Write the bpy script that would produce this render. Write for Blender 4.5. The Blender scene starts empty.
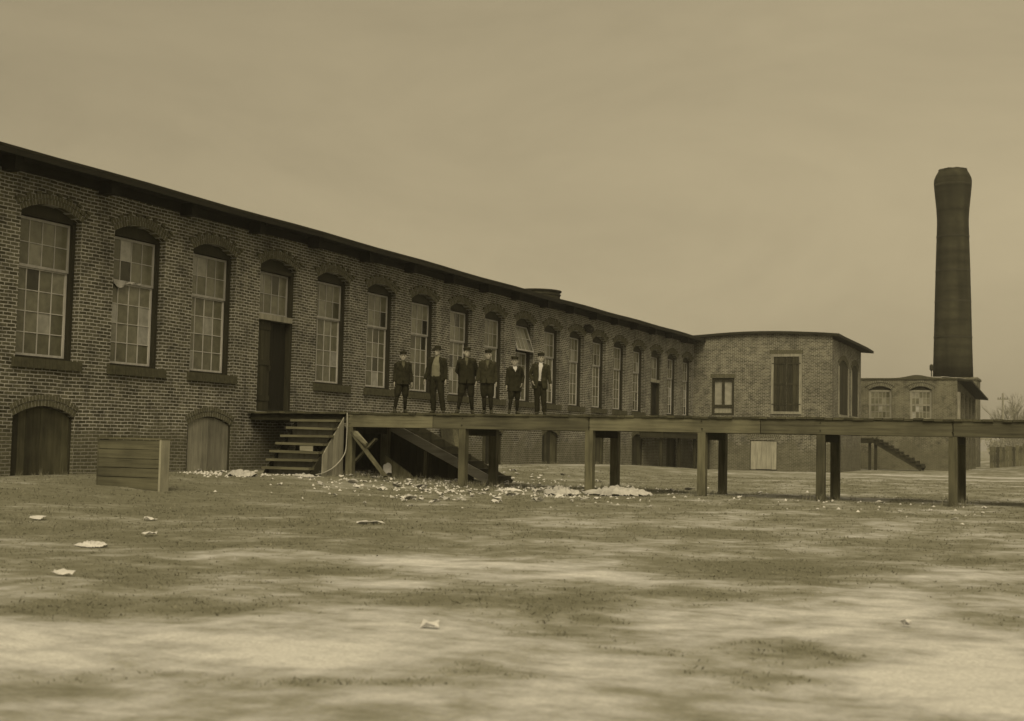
import bpy, bmesh, math, random
from mathutils import Vector, Matrix, noise
random.seed(11)
HAZE = .0006
SC = bpy.context.scene
COL = SC.collection
R = math.radians

# ------------------------------------------------------------------ helpers
def tag(o, label=None, cat=None, group=None, kind=None):
    if label: o['label'] = label
    if cat: o['category'] = cat
    if group: o['group'] = group
    if kind: o['kind'] = kind
    return o

def empty(name, loc=(0, 0, 0), rz=0.0):
    o = bpy.data.objects.new(name, None)
    o.empty_display_size = 0.3
    COL.objects.link(o)
    o.location = loc
    o.rotation_euler = (0, 0, rz)
    return o

def copy_tree(o, parent=None):
    c = o.copy()
    COL.objects.link(c)
    c.parent = parent
    for ch in [x for x in bpy.data.objects if x.parent == o]:
        copy_tree(ch, c)
    return c

def smooth(a, b, x):
    t = max(0.0, min(1.0, (x - a) / (b - a)))
    return t * t * (3 - 2 * t)

class MB:
    """collects shapes, then links them as one mesh object"""
    def __init__(self):
        self.v = []; self.f = []; self.m = []; self.attr = []; self.cur = 0; self.tone = 0.5
        self.sm = []
        self.smooth = False
    def face(self, pts):
        n = len(self.v)
        self.v += [tuple(p) for p in pts]
        self.f.append(tuple(range(n, n + len(pts))))
        self.m.append(self.cur); self.attr.append(self.tone); self.sm.append(self.smooth)
    def faces(self, verts, faces):
        n = len(self.v)
        self.v += [tuple(p) for p in verts]
        for f in faces:
            self.f.append(tuple(n + i for i in f))
            self.m.append(self.cur); self.attr.append(self.tone); self.sm.append(self.smooth)
    def box(self, c, s, rot=None, jit=0.0):
        hx, hy, hz = s[0] / 2, s[1] / 2, s[2] / 2
        vs = [Vector((x, y, z)) for z in (-hz, hz) for y in (-hy, hy) for x in (-hx, hx)]
        if jit: vs = [v + Vector((random.uniform(-jit, jit) for _ in range(3))) for v in vs]
        if rot is not None: vs = [rot @ v for v in vs]
        c = Vector(c)
        vs = [v + c for v in vs]
        self.faces(vs, [(0, 2, 3, 1), (4, 5, 7, 6), (0, 1, 5, 4), (2, 6, 7, 3), (0, 4, 6, 2), (1, 3, 7, 5)])
    def bx(self, x0, x1, y0, y1, z0, z1, jit=0.0):
        self.box(((x0 + x1) / 2, (y0 + y1) / 2, (z0 + z1) / 2), (abs(x1 - x0), abs(y1 - y0), abs(z1 - z0)), None, jit)
    def beam(self, a, b, w, h, up=(0, 0, 1)):
        a = Vector(a); b = Vector(b); d = (b - a); L = d.length; d.normalize()
        up = Vector(up)
        if abs(d.dot(up)) > 0.98: up = Vector((0, 1, 0))
        s = d.cross(up).normalized(); u = s.cross(d).normalized()
        rot = Matrix((s, d, u)).transposed()
        self.box((a + b) / 2, (w, L, h), rot)
    def loft(self, rings, caps=True):
        n = len(rings[0]); k = len(self.v)
        fs = []
        for i in range(len(rings) - 1):
            for j in range(n):
                a = i * n + j; b = i * n + (j + 1) % n
                fs.append((a, b, b + n, a + n))
        if caps:
            fs.append(tuple(reversed(range(n))))
            fs.append(tuple((len(rings) - 1) * n + j for j in range(n)))
        self.faces([p for r in rings for p in r], fs)
    def tube(self, pts, rad, n=8, flat=1.0, side=None):
        pts = [Vector(p) for p in pts]
        if not isinstance(rad, (list, tuple)): rad = [rad] * len(pts)
        rings = []; prev = None
        for i, p in enumerate(pts):
            d = (pts[min(i + 1, len(pts) - 1)] - pts[max(i - 1, 0)]).normalized()
            ref = Vector(side) if side else Vector((1, 0, 0))
            if prev is not None: ref = prev
            s = (ref - d * ref.dot(d))
            if s.length < 1e-4: s = d.orthogonal()
            s.normalize(); prev = s
            u = d.cross(s)
            r = rad[i]
            rx, ry = r if isinstance(r, (list, tuple)) else (r, r * flat)
            rings.append([p + s * (rx * math.cos(2 * math.pi * j / n)) + u * (ry * math.sin(2 * math.pi * j / n)) for j in range(n)])
        self.loft(rings)
    def build(self, name, mats, parent=None, loc=None):
        me = bpy.data.meshes.new(name)
        me.from_pydata(self.v, [], self.f)
        if not isinstance(mats, (list, tuple)): mats = [mats]
        for m in mats: me.materials.append(m)
        me.polygons.foreach_set('material_index', self.m)
        me.polygons.foreach_set('use_smooth', self.sm)
        a = me.attributes.new('tone', 'FLOAT', 'FACE')
        a.data.foreach_set('value', self.attr)
        me.update()
        o = bpy.data.objects.new(name, me)
        COL.objects.link(o)
        if parent is not None: o.parent = parent
        if loc is not None: o.location = loc
        return o

def fused(mb, name, mat, parent=None, voxel=0.008, smooth_it=4, folds=0.0, fsize=0.12, loc=None):
    """one continuous surface out of the overlapping lofts of mb"""
    o = mb.build(name, mat)
    md = o.modifiers.new('r', 'REMESH'); md.mode = 'VOXEL'; md.voxel_size = voxel; md.use_smooth_shade = True
    if smooth_it:
        ms = o.modifiers.new('s', 'SMOOTH'); ms.iterations = smooth_it; ms.factor = 0.5
    if folds:
        tx = bpy.data.textures.new('folds', 'CLOUDS'); tx.noise_scale = fsize; tx.noise_depth = 1
        d = o.modifiers.new('d', 'DISPLACE'); d.texture = tx; d.strength = folds; d.mid_level = 0.5
        d.texture_coords = 'GLOBAL'
    bpy.context.view_layer.update()
    dg = bpy.context.evaluated_depsgraph_get()
    me = bpy.data.meshes.new_from_object(o.evaluated_get(dg))
    o.modifiers.clear()
    old = o.data; o.data = me; bpy.data.meshes.remove(old)
    me.name = name
    if parent is not None: o.parent = parent
    if loc is not None: o.location = loc
    return o

# ------------------------------------------------------------------ materials
def nmat(name):
    m = bpy.data.materials.new(name); m.use_nodes = True
    nt = m.node_tree
    b = nt.nodes['Principled BSDF']
    b.inputs['Specular IOR Level'].default_value = 0.25
    return m, nt, b

def N(nt, t, **kw):
    n = nt.nodes.new(t)
    for k, v in kw.items():
        if k in n.inputs: n.inputs[k].default_value = v
        else: setattr(n, k, v)
    return n

def L(nt, a, b): nt.links.new(a, b)

def grey(v, w=0.0):
    t = min(1.0, max(0.0, (v - .02) / .36))       # sepia print: dark things lean olive brown, pale things stay neutral
    return (v * (1 + .4 * w), v * (.985 + .02 * t), v * (.60 + .41 * t - .3 * w), 1)

def ramp(nt, src, stops):
    r = nt.nodes.new('ShaderNodeValToRGB')
    el = r.color_ramp.elements
    while len(el) < len(stops): el.new(0.5)
    for e, (p, c) in zip(el, stops):
        e.position = p; e.color = c if isinstance(c, tuple) else (c, c, c, 1)
    L(nt, src, r.inputs['Fac'])
    return r

def mixc(nt, fac, a, b, mode='MIX'):
    m = nt.nodes.new('ShaderNodeMix'); m.data_type = 'RGBA'; m.blend_type = mode
    for s, x in ((0, fac), (6, a), (7, b)):
        if hasattr(x, 'links'): L(nt, x, m.inputs[s])
        else: m.inputs[s].default_value = x
    return m.outputs[2]

def math_(nt, op, a, b=None, c=None):
    m = nt.nodes.new('ShaderNodeMath'); m.operation = op
    for i, x in enumerate((a, b, c)):
        if x is None: continue
        if hasattr(x, 'links'): L(nt, x, m.inputs[i])
        else: m.inputs[i].default_value = x
    return m.outputs[0]

def brick_material(name, brick_d, brick_l, mortar, rough=0.9, msize=0.013, stain=0.5, damp=True, bw=0.225, bh=0.076):
    m, nt, b = nmat(name)
    tc = N(nt, 'ShaderNodeTexCoord'); ge = N(nt, 'ShaderNodeNewGeometry')
    sp = N(nt, 'ShaderNodeSeparateXYZ'); L(nt, tc.outputs['Object'], sp.inputs[0])
    sn = N(nt, 'ShaderNodeSeparateXYZ'); L(nt, ge.outputs['True Normal'], sn.inputs[0])
    ax = math_(nt, 'ABSOLUTE', sn.outputs[0])
    isx = math_(nt, 'GREATER_THAN', ax, 0.6)
    mx = nt.nodes.new('ShaderNodeMix'); mx.data_type = 'FLOAT'
    L(nt, isx, mx.inputs[0]); L(nt, sp.outputs[0], mx.inputs[2]); L(nt, sp.outputs[1], mx.inputs[3])
    # slightly wandering courses
    nz = N(nt, 'ShaderNodeTexNoise', Scale=0.9, Detail=2.0); L(nt, tc.outputs['Object'], nz.inputs['Vector'])
    nw = N(nt, 'ShaderNodeTexNoise', Scale=11.0, Detail=3.0); L(nt, tc.outputs['Object'], nw.inputs['Vector'])
    zz = math_(nt, 'ADD', sp.outputs[2], math_(nt, 'ADD', math_(nt, 'MULTIPLY', nz.outputs['Fac'], .06), math_(nt, 'MULTIPLY', nw.outputs['Fac'], .018)))
    cb = N(nt, 'ShaderNodeCombineXYZ'); L(nt, mx.outputs[0], cb.inputs[0]); L(nt, zz, cb.inputs[1])
    br = N(nt, 'ShaderNodeTexBrick')
    br.offset = 0.5; br.squash = 1.0
    br.inputs['Scale'].default_value = 1.0
    br.inputs['Mortar Size'].default_value = msize
    br.inputs['Mortar Smooth'].default_value = 0.6
    br.inputs['Bias'].default_value = -0.1
    br.inputs['Brick Width'].default_value = bw
    br.inputs['Row Height'].default_value = bh
    br.inputs['Color1'].default_value = grey(brick_d, .06)
    br.inputs['Color2'].default_value = grey(brick_l, .06)
    br.inputs['Mortar'].default_value = grey(mortar, .03)
    L(nt, cb.outputs[0], br.inputs['Vector'])
    # mortar missing / smeared here and there
    n1 = N(nt, 'ShaderNodeTexNoise', Scale=2.6, Detail=5.0, Roughness=.65); L(nt, tc.outputs['Object'], n1.inputs['Vector'])
    r1 = ramp(nt, n1.outputs['Fac'], [(.28, .45), (.5, 1.0), (.75, 1.22)])
    c = mixc(nt, 1.0, br.outputs['Color'], r1.outputs['Color'], 'MULTIPLY')
    n2 = N(nt, 'ShaderNodeTexNoise', Scale=.45, Detail=4.0, Roughness=.6); L(nt, tc.outputs['Object'], n2.inputs['Vector'])
    r2 = ramp(nt, n2.outputs['Fac'], [(.32, .55), (.52, 1.0), (.68, 1.25)])
    c = mixc(nt, stain, c, mixc(nt, 1.0, c, r2.outputs['Color'], 'MULTIPLY'))
    n3 = N(nt, 'ShaderNodeTexNoise', Scale=38.0, Detail=3.0); L(nt, tc.outputs['Object'], n3.inputs['Vector'])
    r3 = ramp(nt, n3.outputs['Fac'], [(.3, .7), (.7, 1.3)])
    c = mixc(nt, .6, c, mixc(nt, 1.0, c, r3.outputs['Color'], 'MULTIPLY'))
    mv = N(nt, 'ShaderNodeMapping'); mv.inputs['Scale'].default_value = (2.2, 2.2, .22); L(nt, tc.outputs['Object'], mv.inputs['Vector'])
    n5 = N(nt, 'ShaderNodeTexNoise', Scale=1.0, Detail=4.0, Roughness=.6); L(nt, mv.outputs[0], n5.inputs['Vector'])      # rain streaks
    r5 = ramp(nt, n5.outputs['Fac'], [(.30, .60), (.46, 1.0), (.75, 1.12)])
    c = mixc(nt, .7, c, mixc(nt, 1.0, c, r5.outputs['Color'], 'MULTIPLY'))
    if damp:   # splashed dirt stain with a ragged upper edge near the ground
        n4 = N(nt, 'ShaderNodeTexNoise', Scale=.8, Detail=5.0); L(nt, tc.outputs['Object'], n4.inputs['Vector'])
        h = math_(nt, 'SUBTRACT', sp.outputs[2], math_(nt, 'MULTIPLY', n4.outputs['Fac'], 2.3))
        r4 = ramp(nt, h, [(.0, 1.0), (.25, 0.0)])
        dirt = mixc(nt, .35, grey(.10, .03), c)
        c = mixc(nt, math_(nt, 'MULTIPLY', r4.outputs['Color'], .85), c, dirt)
    L(nt, c, b.inputs['Base Color'])
    b.inputs['Roughness'].default_value = rough
    bp = N(nt, 'ShaderNodeBump', Strength=.7, Distance=.012)
    hh = math_(nt, 'ADD', math_(nt, 'SUBTRACT', 1.0, br.outputs['Fac']), math_(nt, 'MULTIPLY', n3.outputs['Fac'], .5))
    L(nt, hh, bp.inputs['Height']); L(nt, bp.outputs[0], b.inputs['Normal'])
    return m

def wood_material(name, base, var=.35, grain=(1, 1, 1), rough=.85, warm=.04, knots=True):
    m, nt, b = nmat(name)
    tc = N(nt, 'ShaderNodeTexCoord')
    at = N(nt, 'ShaderNodeAttribute', attribute_name='tone')
    mp = N(nt, 'ShaderNodeMapping'); mp.inputs['Scale'].default_value = grain
    L(nt, tc.outputs['Object'], mp.inputs['Vector'])
    n1 = N(nt, 'ShaderNodeTexNoise', Scale=1.0, Detail=6.0, Roughness=.62); L(nt, mp.outputs[0], n1.inputs['Vector'])
    r1 = ramp(nt, n1.outputs['Fac'], [(.28, 1 - var), (.5, 1.0), (.74, 1 + var * .8)])
    n2 = N(nt, 'ShaderNodeTexNoise', Scale=1.1, Detail=4.0); L(nt, tc.outputs['Object'], n2.inputs['Vector'])
    r2 = ramp(nt, n2.outputs['Fac'], [(.33, 1 - var * .7), (.52, 1.0), (.7, 1.12)])
    c = mixc(nt, 1.0, grey(base, warm), r1.outputs['Color'], 'MULTIPLY')
    c = mixc(nt, 1.0, c, r2.outputs['Color'], 'MULTIPLY')
    r3 = ramp(nt, at.outputs['Fac'], [(0, 1 - var), (1, 1 + var)])
    c = mixc(nt, 1.0, c, r3.outputs['Color'], 'MULTIPLY')
    L(nt, c, b.inputs['Base Color']); b.inputs['Roughness'].default_value = rough
    bp = N(nt, 'ShaderNodeBump', Strength=.45, Distance=.01); L(nt, n1.outputs['Fac'], bp.inputs['Height']); L(nt, bp.outputs[0], b.inputs['Normal'])
    return m

def plain_material(name, base, rough=.85, var=.2, scale=6.0, warm=.03, spec=.25, bump=.15):
    m, nt, b = nmat(name)
    tc = N(nt, 'ShaderNodeTexCoord')
    n1 = N(nt, 'ShaderNodeTexNoise', Scale=scale, Detail=5.0, Roughness=.6); L(nt, tc.outputs['Object'], n1.inputs['Vector'])
    r1 = ramp(nt, n1.outputs['Fac'], [(.28, 1 - var), (.5, 1.0), (.74, 1 + var)])
    L(nt, mixc(nt, 1.0, grey(base, warm), r1.outputs['Color'], 'MULTIPLY'), b.inputs['Base Color'])
    b.inputs['Roughness'].default_value = rough; b.inputs['Specular IOR Level'].default_value = spec
    if bump:
        bp = N(nt, 'ShaderNodeBump', Strength=bump, Distance=.02); L(nt, n1.outputs['Fac'], bp.inputs['Height']); L(nt, bp.outputs[0], b.inputs['Normal'])
    return m

def glass_material(name, lo, hi):
    m, nt, b = nmat(name)
    at = N(nt, 'ShaderNodeAttribute', attribute_name='tone'); oi = N(nt, 'ShaderNodeObjectInfo')
    t = math_(nt, 'FRACT', math_(nt, 'ADD', at.outputs['Fac'], math_(nt, 'MULTIPLY', oi.outputs['Random'], 7.31)))
    t = math_(nt, 'FRACT', math_(nt, 'MULTIPLY', math_(nt, 'ADD', t, .37), math_(nt, 'ADD', 2.3, math_(nt, 'MULTIPLY', at.outputs['Fac'], 5.1))))
    r = ramp(nt, t, [(0, grey(lo * .12)), (.045, grey(lo * .5)), (.11, grey(lo)), (.70, grey(hi * .85)), (.92, grey(hi)), (1, grey(hi * 1.9))])
    tc = N(nt, 'ShaderNodeTexCoord')
    n1 = N(nt, 'ShaderNodeTexNoise', Scale=5.0, Detail=4.0); L(nt, tc.outputs['Object'], n1.inputs['Vector'])
    r1 = ramp(nt, n1.outputs['Fac'], [(.3, .75), (.7, 1.2)])
    L(nt, mixc(nt, 1.0, r.outputs['Color'], r1.outputs['Color'], 'MULTIPLY'), b.inputs['Base Color'])
    b.inputs['Roughness'].default_value = .22
    b.inputs['Specular IOR Level'].default_value = .35
    bp = N(nt, 'ShaderNodeBump', Strength=.12, Distance=.02)
    n2 = N(nt, 'ShaderNodeTexNoise', Scale=3.0, Detail=1.0); L(nt, tc.outputs['Object'], n2.inputs['Vector'])
    L(nt, n2.outputs['Fac'], bp.inputs['Height']); L(nt, bp.outputs[0], b.inputs['Normal'])
    return m

M = {}
M['brick'] = brick_material('mill_brick', .046, .118, .34, msize=.0150, stain=.85)
M['brick_wing'] = brick_material('wing_brick', .058, .135, .31, msize=.013)
M['brick_far'] = brick_material('boiler_house_brick', .085, .135, .24, msize=.011)
def stack_material():
    m, nt, b = nmat('sooty_stack_brick')
    tc = N(nt, 'ShaderNodeTexCoord'); sp = N(nt, 'ShaderNodeSeparateXYZ'); L(nt, tc.outputs['Object'], sp.inputs[0])
    ang = math_(nt, 'MULTIPLY', math_(nt, 'ARCTAN2', sp.outputs[1], sp.outputs[0]), 1.4)
    cb = N(nt, 'ShaderNodeCombineXYZ'); L(nt, ang, cb.inputs[0]); L(nt, sp.outputs[2], cb.inputs[1])
    br = N(nt, 'ShaderNodeTexBrick'); L(nt, cb.outputs[0], br.inputs['Vector'])
    for k_, v_ in (('Scale', 1.0), ('Mortar Size', .014), ('Mortar Smooth', .3), ('Brick Width', .225), ('Row Height', .076)): br.inputs[k_].default_value = v_
    br.inputs['Color1'].default_value = grey(.018); br.inputs['Color2'].default_value = grey(.034); br.inputs['Mortar'].default_value = grey(.065)
    mp = N(nt, 'ShaderNodeMapping'); mp.inputs['Scale'].default_value = (.12, .12, 1.5); L(nt, tc.outputs['Object'], mp.inputs['Vector'])
    n1 = N(nt, 'ShaderNodeTexNoise', Scale=1.0, Detail=5.0, Roughness=.65); L(nt, mp.outputs[0], n1.inputs['Vector'])
    r1 = ramp(nt, n1.outputs['Fac'], [(.3, .6), (.5, 1.0), (.7, 1.35)])
    mp2 = N(nt, 'ShaderNodeMapping'); mp2.inputs['Scale'].default_value = (1.3, 1.3, .12); L(nt, tc.outputs['Object'], mp2.inputs['Vector'])
    n2 = N(nt, 'ShaderNodeTexNoise', Scale=1.0, Detail=4.0); L(nt, mp2.outputs[0], n2.inputs['Vector'])
    r2 = ramp(nt, n2.outputs['Fac'], [(.35, .65), (.55, 1.0), (.7, 1.2)])
    c = mixc(nt, 1.0, mixc(nt, 1.0, br.outputs['Color'], r1.outputs['Color'], 'MULTIPLY'), r2.outputs['Color'], 'MULTIPLY')
    L(nt, c, b.inputs['Base Color']); b.inputs['Roughness'].default_value = .95; b.inputs['Specular IOR Level'].default_value = .1
    return m
M['brick_stack'] = stack_material()
M['voussoir'] = plain_material('arch_brick', .085, var=.35, scale=9)
M['sill'] = plain_material('sill_brick', .06, var=.3, scale=7)
M['mortar'] = plain_material('mortar', .30, var=.25, scale=9)
M['deckwood'] = wood_material('weathered_platform_timber', .095, grain=(.8, 9, 14), var=.5)
M['plank'] = wood_material('deck_plank', .06, grain=(9, .9, 12))
M['post'] = wood_material('post_timber', .085, grain=(12, 12, 1.2), var=.5)
M['lit_beam'] = wood_material('lit_stringer_timber', .32, grain=(1, 10, 10))  # colour lightened to paint light onto the stringer in the deck's shade
M['darkwood'] = wood_material('dark_wood', .035, grain=(10, 10, 1.2))
M['darkframe'] = wood_material('dark_painted_frame', .03, grain=(10, 10, 1.5), var=.3)
M['sash'] = wood_material('worn_cream_sash', .36, grain=(9, 9, 2), var=.25)
M['sash_far'] = wood_material('greyed_sash', .24, grain=(9, 9, 2), var=.25)
M['glass'] = glass_material('dusty_panes', .105, .175)
M['pale_door'] = wood_material('pale_plank_door', .235, grain=(10, 10, 1.0), var=.35)
M['old_door'] = wood_material('grimy_plank_door', .055, grain=(6, 6, 1.0), var=.55)
M['door'] = wood_material('dark_plank_door', .045, grain=(10, 10, 1.0), var=.35)
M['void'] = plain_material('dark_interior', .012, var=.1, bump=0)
M['roof'] = plain_material('tar_roof', .02, var=.3, scale=2)
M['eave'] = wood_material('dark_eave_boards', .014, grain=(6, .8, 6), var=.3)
M['tin'] = plain_material('weathered_tin', .30, var=.3, scale=3, rough=.6)
M['paper'] = plain_material('paper', .50, var=.2, scale=5)
M['cloth'] = plain_material('soiled_cloth', .36, var=.3, scale=4)
M['rope'] = plain_material('rope', .30, var=.2, scale=30)
M['iron'] = plain_material('old_iron', .03, var=.3, scale=9, rough=.6)
M['stone'] = plain_material('stone', .28, var=.3, scale=9)
M['bark'] = plain_material('hazed_bark', .24, var=.3, scale=9)  # lightened to paint haze onto the far trees and pole
M['skin'] = plain_material('skin', .29, var=.08, scale=12, warm=.1, bump=.03)
M['hair'] = plain_material('dark_hair', .03, var=.3, scale=40)
M['wool'] = plain_material('dark_wool_jacket', .020, var=.3, scale=14, rough=.95, spec=.1)
M['wool_b'] = plain_material('charcoal_wool', .030, var=.3, scale=14, rough=.95, spec=.1)
M['trouser'] = plain_material('dark_trousers', .018, var=.3, scale=12, rough=.95, spec=.1)
M['trouser_b'] = plain_material('brown_grey_trousers', .034, var=.3, scale=12, rough=.95, spec=.1)
M['stocking'] = plain_material('black_stockings', .014, var=.2, scale=20, spec=.1)
M['shirt'] = plain_material('pale_work_shirt', .14, var=.2, scale=9)
M['white_shirt'] = plain_material('white_shirt', .42, var=.12, scale=9)
M['boot'] = plain_material('worn_leather_boot', .03, var=.4, scale=14, rough=.6)
M['dull_shirt'] = plain_material('dull_shirt', .07, var=.2, scale=9)
M['eye'] = plain_material('dark_eye', .01, var=.1, rough=.3, bump=0)

# ------------------------------------------------------------------ camera (solved from the photograph's vanishing lines)
f_px, yaw, pitch, roll, CX, CH = 1296.92, 0.417676, 0.061583, 0.020243, 19.889, 1.2231
fw = Vector((-math.sin(yaw) * math.cos(pitch), math.cos(yaw) * math.cos(pitch), math.sin(pitch)))
r0 = Vector((math.cos(yaw), math.sin(yaw), 0)); u0 = r0.cross(fw)
rr = r0 * math.cos(roll) + u0 * math.sin(roll); uu = -r0 * math.sin(roll) + u0 * math.cos(roll)
cam = bpy.data.cameras.new('camera'); co = bpy.data.objects.new('camera', cam); COL.objects.link(co)
mw = Matrix((rr, uu, -fw)).transposed().to_4x4(); mw.translation = (CX, 0, CH)
co.matrix_world = mw
cam.sensor_width = 36.0; cam.sensor_fit = 'HORIZONTAL'; cam.lens = f_px * 36 / 1024
cam.clip_start = .1; cam.clip_end = 6000
cam.dof.use_dof = True; cam.dof.focus_distance = 31; cam.dof.aperture_fstop = 2.6
SC.camera = co

# ------------------------------------------------------------------ light and sky
wd = bpy.data.worlds.new('World'); SC.world = wd; wd.use_nodes = True
nt = wd.node_tree; bg = nt.nodes['Background']
EL = R(48); CA0, SA0 = math.cos(yaw), math.sin(yaw)
sd = Vector((.36, -.93, 0)).normalized()           # horizontal direction towards the sun
sun_vec = Vector((sd.x * math.cos(EL), sd.y * math.cos(EL), math.sin(EL)))
sky = nt.nodes.new('ShaderNodeTexSky'); sky.sky_type = 'NISHITA'; sky.sun_disc = False
sky.sun_elevation = EL; sky.sun_rotation = math.atan2(sd.x, sd.y)
sky.air_density = 1.0; sky.dust_density = 4.0; sky.ozone_density = 1.0
bw = nt.nodes.new('ShaderNodeRGBToBW'); L(nt, sky.outputs[0], bw.inputs[0])
# overcast: the clear sky's brightness is evened out by a veil of cloud
veil = math_(nt, 'ADD', math_(nt, 'MULTIPLY', bw.outputs[0], .24), SKYVEIL := 1.10)
tcw = nt.nodes.new('ShaderNodeTexCoord')
mpw = nt.nodes.new('ShaderNodeMapping'); mpw.inputs['Scale'].default_value = (1.2, 1.2, 3.2)
L(nt, tcw.outputs['Generated'], mpw.inputs['Vector'])
cl = N(nt, 'ShaderNodeTexNoise', Scale=2.6, Detail=7.0, Roughness=.62, Distortion=.5); L(nt, mpw.outputs[0], cl.inputs['Vector'])
clr = ramp(nt, cl.outputs['Fac'], [(.3, .89), (.5, 1.0), (.72, 1.10)])
sky_v = math_(nt, 'MULTIPLY', veil, clr.outputs['Color'])
dp = nt.nodes.new('ShaderNodeVectorMath'); dp.operation = 'DOT_PRODUCT'      # the cloud is thicker towards the upper west
L(nt, tcw.outputs['Generated'], dp.inputs[0]); dp.inputs[1].default_value = (CA0, SA0, -.55)
dr_ = ramp(nt, math_(nt, 'ADD', math_(nt, 'MULTIPLY', dp.outputs['Value'], .5), .5), [(.18, .80), (.55, 1.02), (.75, 1.06)])
sky_v = math_(nt, 'MULTIPLY', sky_v, dr_.outputs['Color'])
tint = mixc(nt, 1.0, sky_v, (1.0, .835, .515, 1), 'MULTIPLY')
L(nt, tint, bg.inputs['Color']); bg.inputs['Strength'].default_value = .13

sl = bpy.data.lights.new('sun', 'SUN'); sl.energy = 1.5; sl.angle = R(40); sl.color = (1.0, .845, .545)
so = bpy.data.objects.new('sun', sl); COL.objects.link(so)
so.rotation_euler = (-sun_vec).to_track_quat('-Z', 'Y').to_euler(); so.location = (0, -20, 40)
vs = SC.view_settings
vs.view_transform = 'Standard'; vs.look = 'None'; vs.gamma = 1.0; vs.exposure = 0.88; vs.use_curve_mapping = False

# ------------------------------------------------------------------ ground
PATCH = [(10.49, 10.71, 1.26, 0.62, -0.5), (12.29, 11.33, 1.14, 0.58, -0.5), (13.77, 11.61, 0.91, 0.66, -0.55), (14.94, 11.94, 0.7, 0.75, -0.3), (13.19, 9.53, 0.53, 0.42, -0.35), (14.4, 9.78, 0.43, 0.4, -0.35), (13.7, 8.41, 0.63, 0.41, -0.3), (11.9, 9.37, 1.18, 0.65, 0.35), (13.48, 10.39, 0.56, 0.38, 0.3), (13.85, 7.41, 1.07, 0.5, 0.35), (15.13, 9.05, 0.55, 0.53, 0.3), (14.93, 6.19, 0.65, 0.54, -0.35), (15.37, 4.91, 0.34, 0.42, 0.4), (16.23, 5.67, 0.51, 0.26, 0.3), (16.8, 5.05, 0.63, 0.15, 0.3), (16.43, 6.59, 0.52, 0.42, -0.2), (16.92, 5.66, 0.54, 0.31, -0.3), (13.3, 18.83, 1.23, 0.89, -0.55), (14.95, 18.79, 0.89, 0.71, -0.25), (15.63, 13.87, 0.78, 0.53, -0.3), (16.02, 11.21, 1.18, 0.71, -0.5), (16.91, 16.05, 0.73, 0.66, -0.25), (16.44, 9.31, 0.84, 0.82, 0.5), (16.81, 12.67, 1.19, 0.86, 0.5), (15.71, 14.58, 0.69, 0.44, 0.25), (18.39, 10.59, 1.11, 1.13, -0.35), (18.4, 7.9, 0.3, 0.48, 0.6), (18.49, 6.99, 0.48, 0.28, 0.45), (18.67, 9.38, 0.15, 0.27, 0.5), (19.19, 10.27, 0.3, 0.57, 0.45), (16.97, 6.99, 0.29, 0.22, 0.45), (16.66, 8.17, 0.41, 0.25, 0.2), (17.53, 6.86, 0.61, 0.67, -0.35), (19.11, 7.42, 0.55, 0.84, -0.25), (18.23, 5.99, 0.71, 0.19, -0.1), (16.99, 8.86, 0.57, 0.44, -0.2), (18.82, 15.05, 0.55, 1.24, 0.3), (16.86, 7.66, 0.25, 0.17, 0.2), (17.16, 10.41, 0.49, 0.29, 0.25), (17.92, 12.65, 0.57, 0.4, -0.2), (18.7, 12.06, 0.53, 0.44, -0.2), (17.95, 6.11, 0.29, 0.13, 0.25), (16.43, 7.39, 0.5, 0.21, -0.2), (18.95, 6.68, 0.3, 0.11, 0.2)]
CA, SA = math.cos(yaw), math.sin(yaw)
def ground_z(x, y):
    w = 1 - smooth(1.0, 7.5, x)
    t = smooth(8, 20, y) * (1 - smooth(52, 69, y))
    z = .26 * w * t + .06 * smooth(10, 26, y) - .20 * smooth(45, 72, y)
    z += 1.1 * smooth(12.2, 20, x) * smooth(84, 112, y)
    z += .035 * noise.noise((x * .55, y * .55, 3.1)) * smooth(1.0, 4.0, abs(x) + .0) + .018 * noise.noise((x * 1.7, y * 1.7, 8.2)) * smooth(.2, 1.5, x)
    return z
def cover(x, y):
    dx, dy = x - CX, y
    fwd = -SA * dx + CA * dy
    c = .27 + .46 * smooth(6.5, 14.5, fwd) + .13 * smooth(.02, .34, -(CA * dx + SA * dy) / max(1, fwd)) - .10 * smooth(.02, .3, (CA * dx + SA * dy) / max(1, fwd)) + .06 * smooth(17, 24, fwd)
    q = CA * dx + SA * dy
    c += .36 * noise.noise((q * .55 + 4, fwd * .62, 1.7)) + .34 * noise.noise((q * 1.5, fwd * 1.9, 5.3)) + .24 * noise.noise((q * 4.2, fwd * 5, 9.3))
    for px, py, a, b, s in PATCH:
        ex = (x - px); ey = (y - py)
        u = (ex * CA + ey * SA) / a; v = (-ex * SA + ey * CA) / b
        d = u * u + v * v
        if d < 6: c += (.8 if s > 0 else .62) * s * math.exp(-d * .8)
    # trodden path past the wing and towards the boiler house
    c -= .45 * math.exp(-((y - 66 - .25 * (x - 5)) / 2.6) ** 2) * smooth(2, 6, x)
    c -= .30 * math.exp(-((y - 52 - .2 * x) / 2.0) ** 2) * smooth(3, 8, x)
    c -= .25 * math.exp(-((x - 1.2) / 1.2) ** 2) * smooth(32, 36, y)
    return max(0.0, min(1.0, c))
def axis(segs):
    out = []
    for a, b, n in segs:
        out += [a + (b - a) * i / n for i in range(n)]
    return out + [segs[-1][1]]
gx = axis([(-900, -60, 8), (-60, -6, 14), (-6, 9, 75), (9, 21.5, 125), (21.5, 40, 40), (40, 1000, 14)])
gy = axis([(-400, -10, 8), (-10, 2, 16), (2, 14, 120), (14, 32, 120), (32, 75, 120), (75, 140, 60), (140, 2200, 16)])
nx, ny = len(gx), len(gy)
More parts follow.
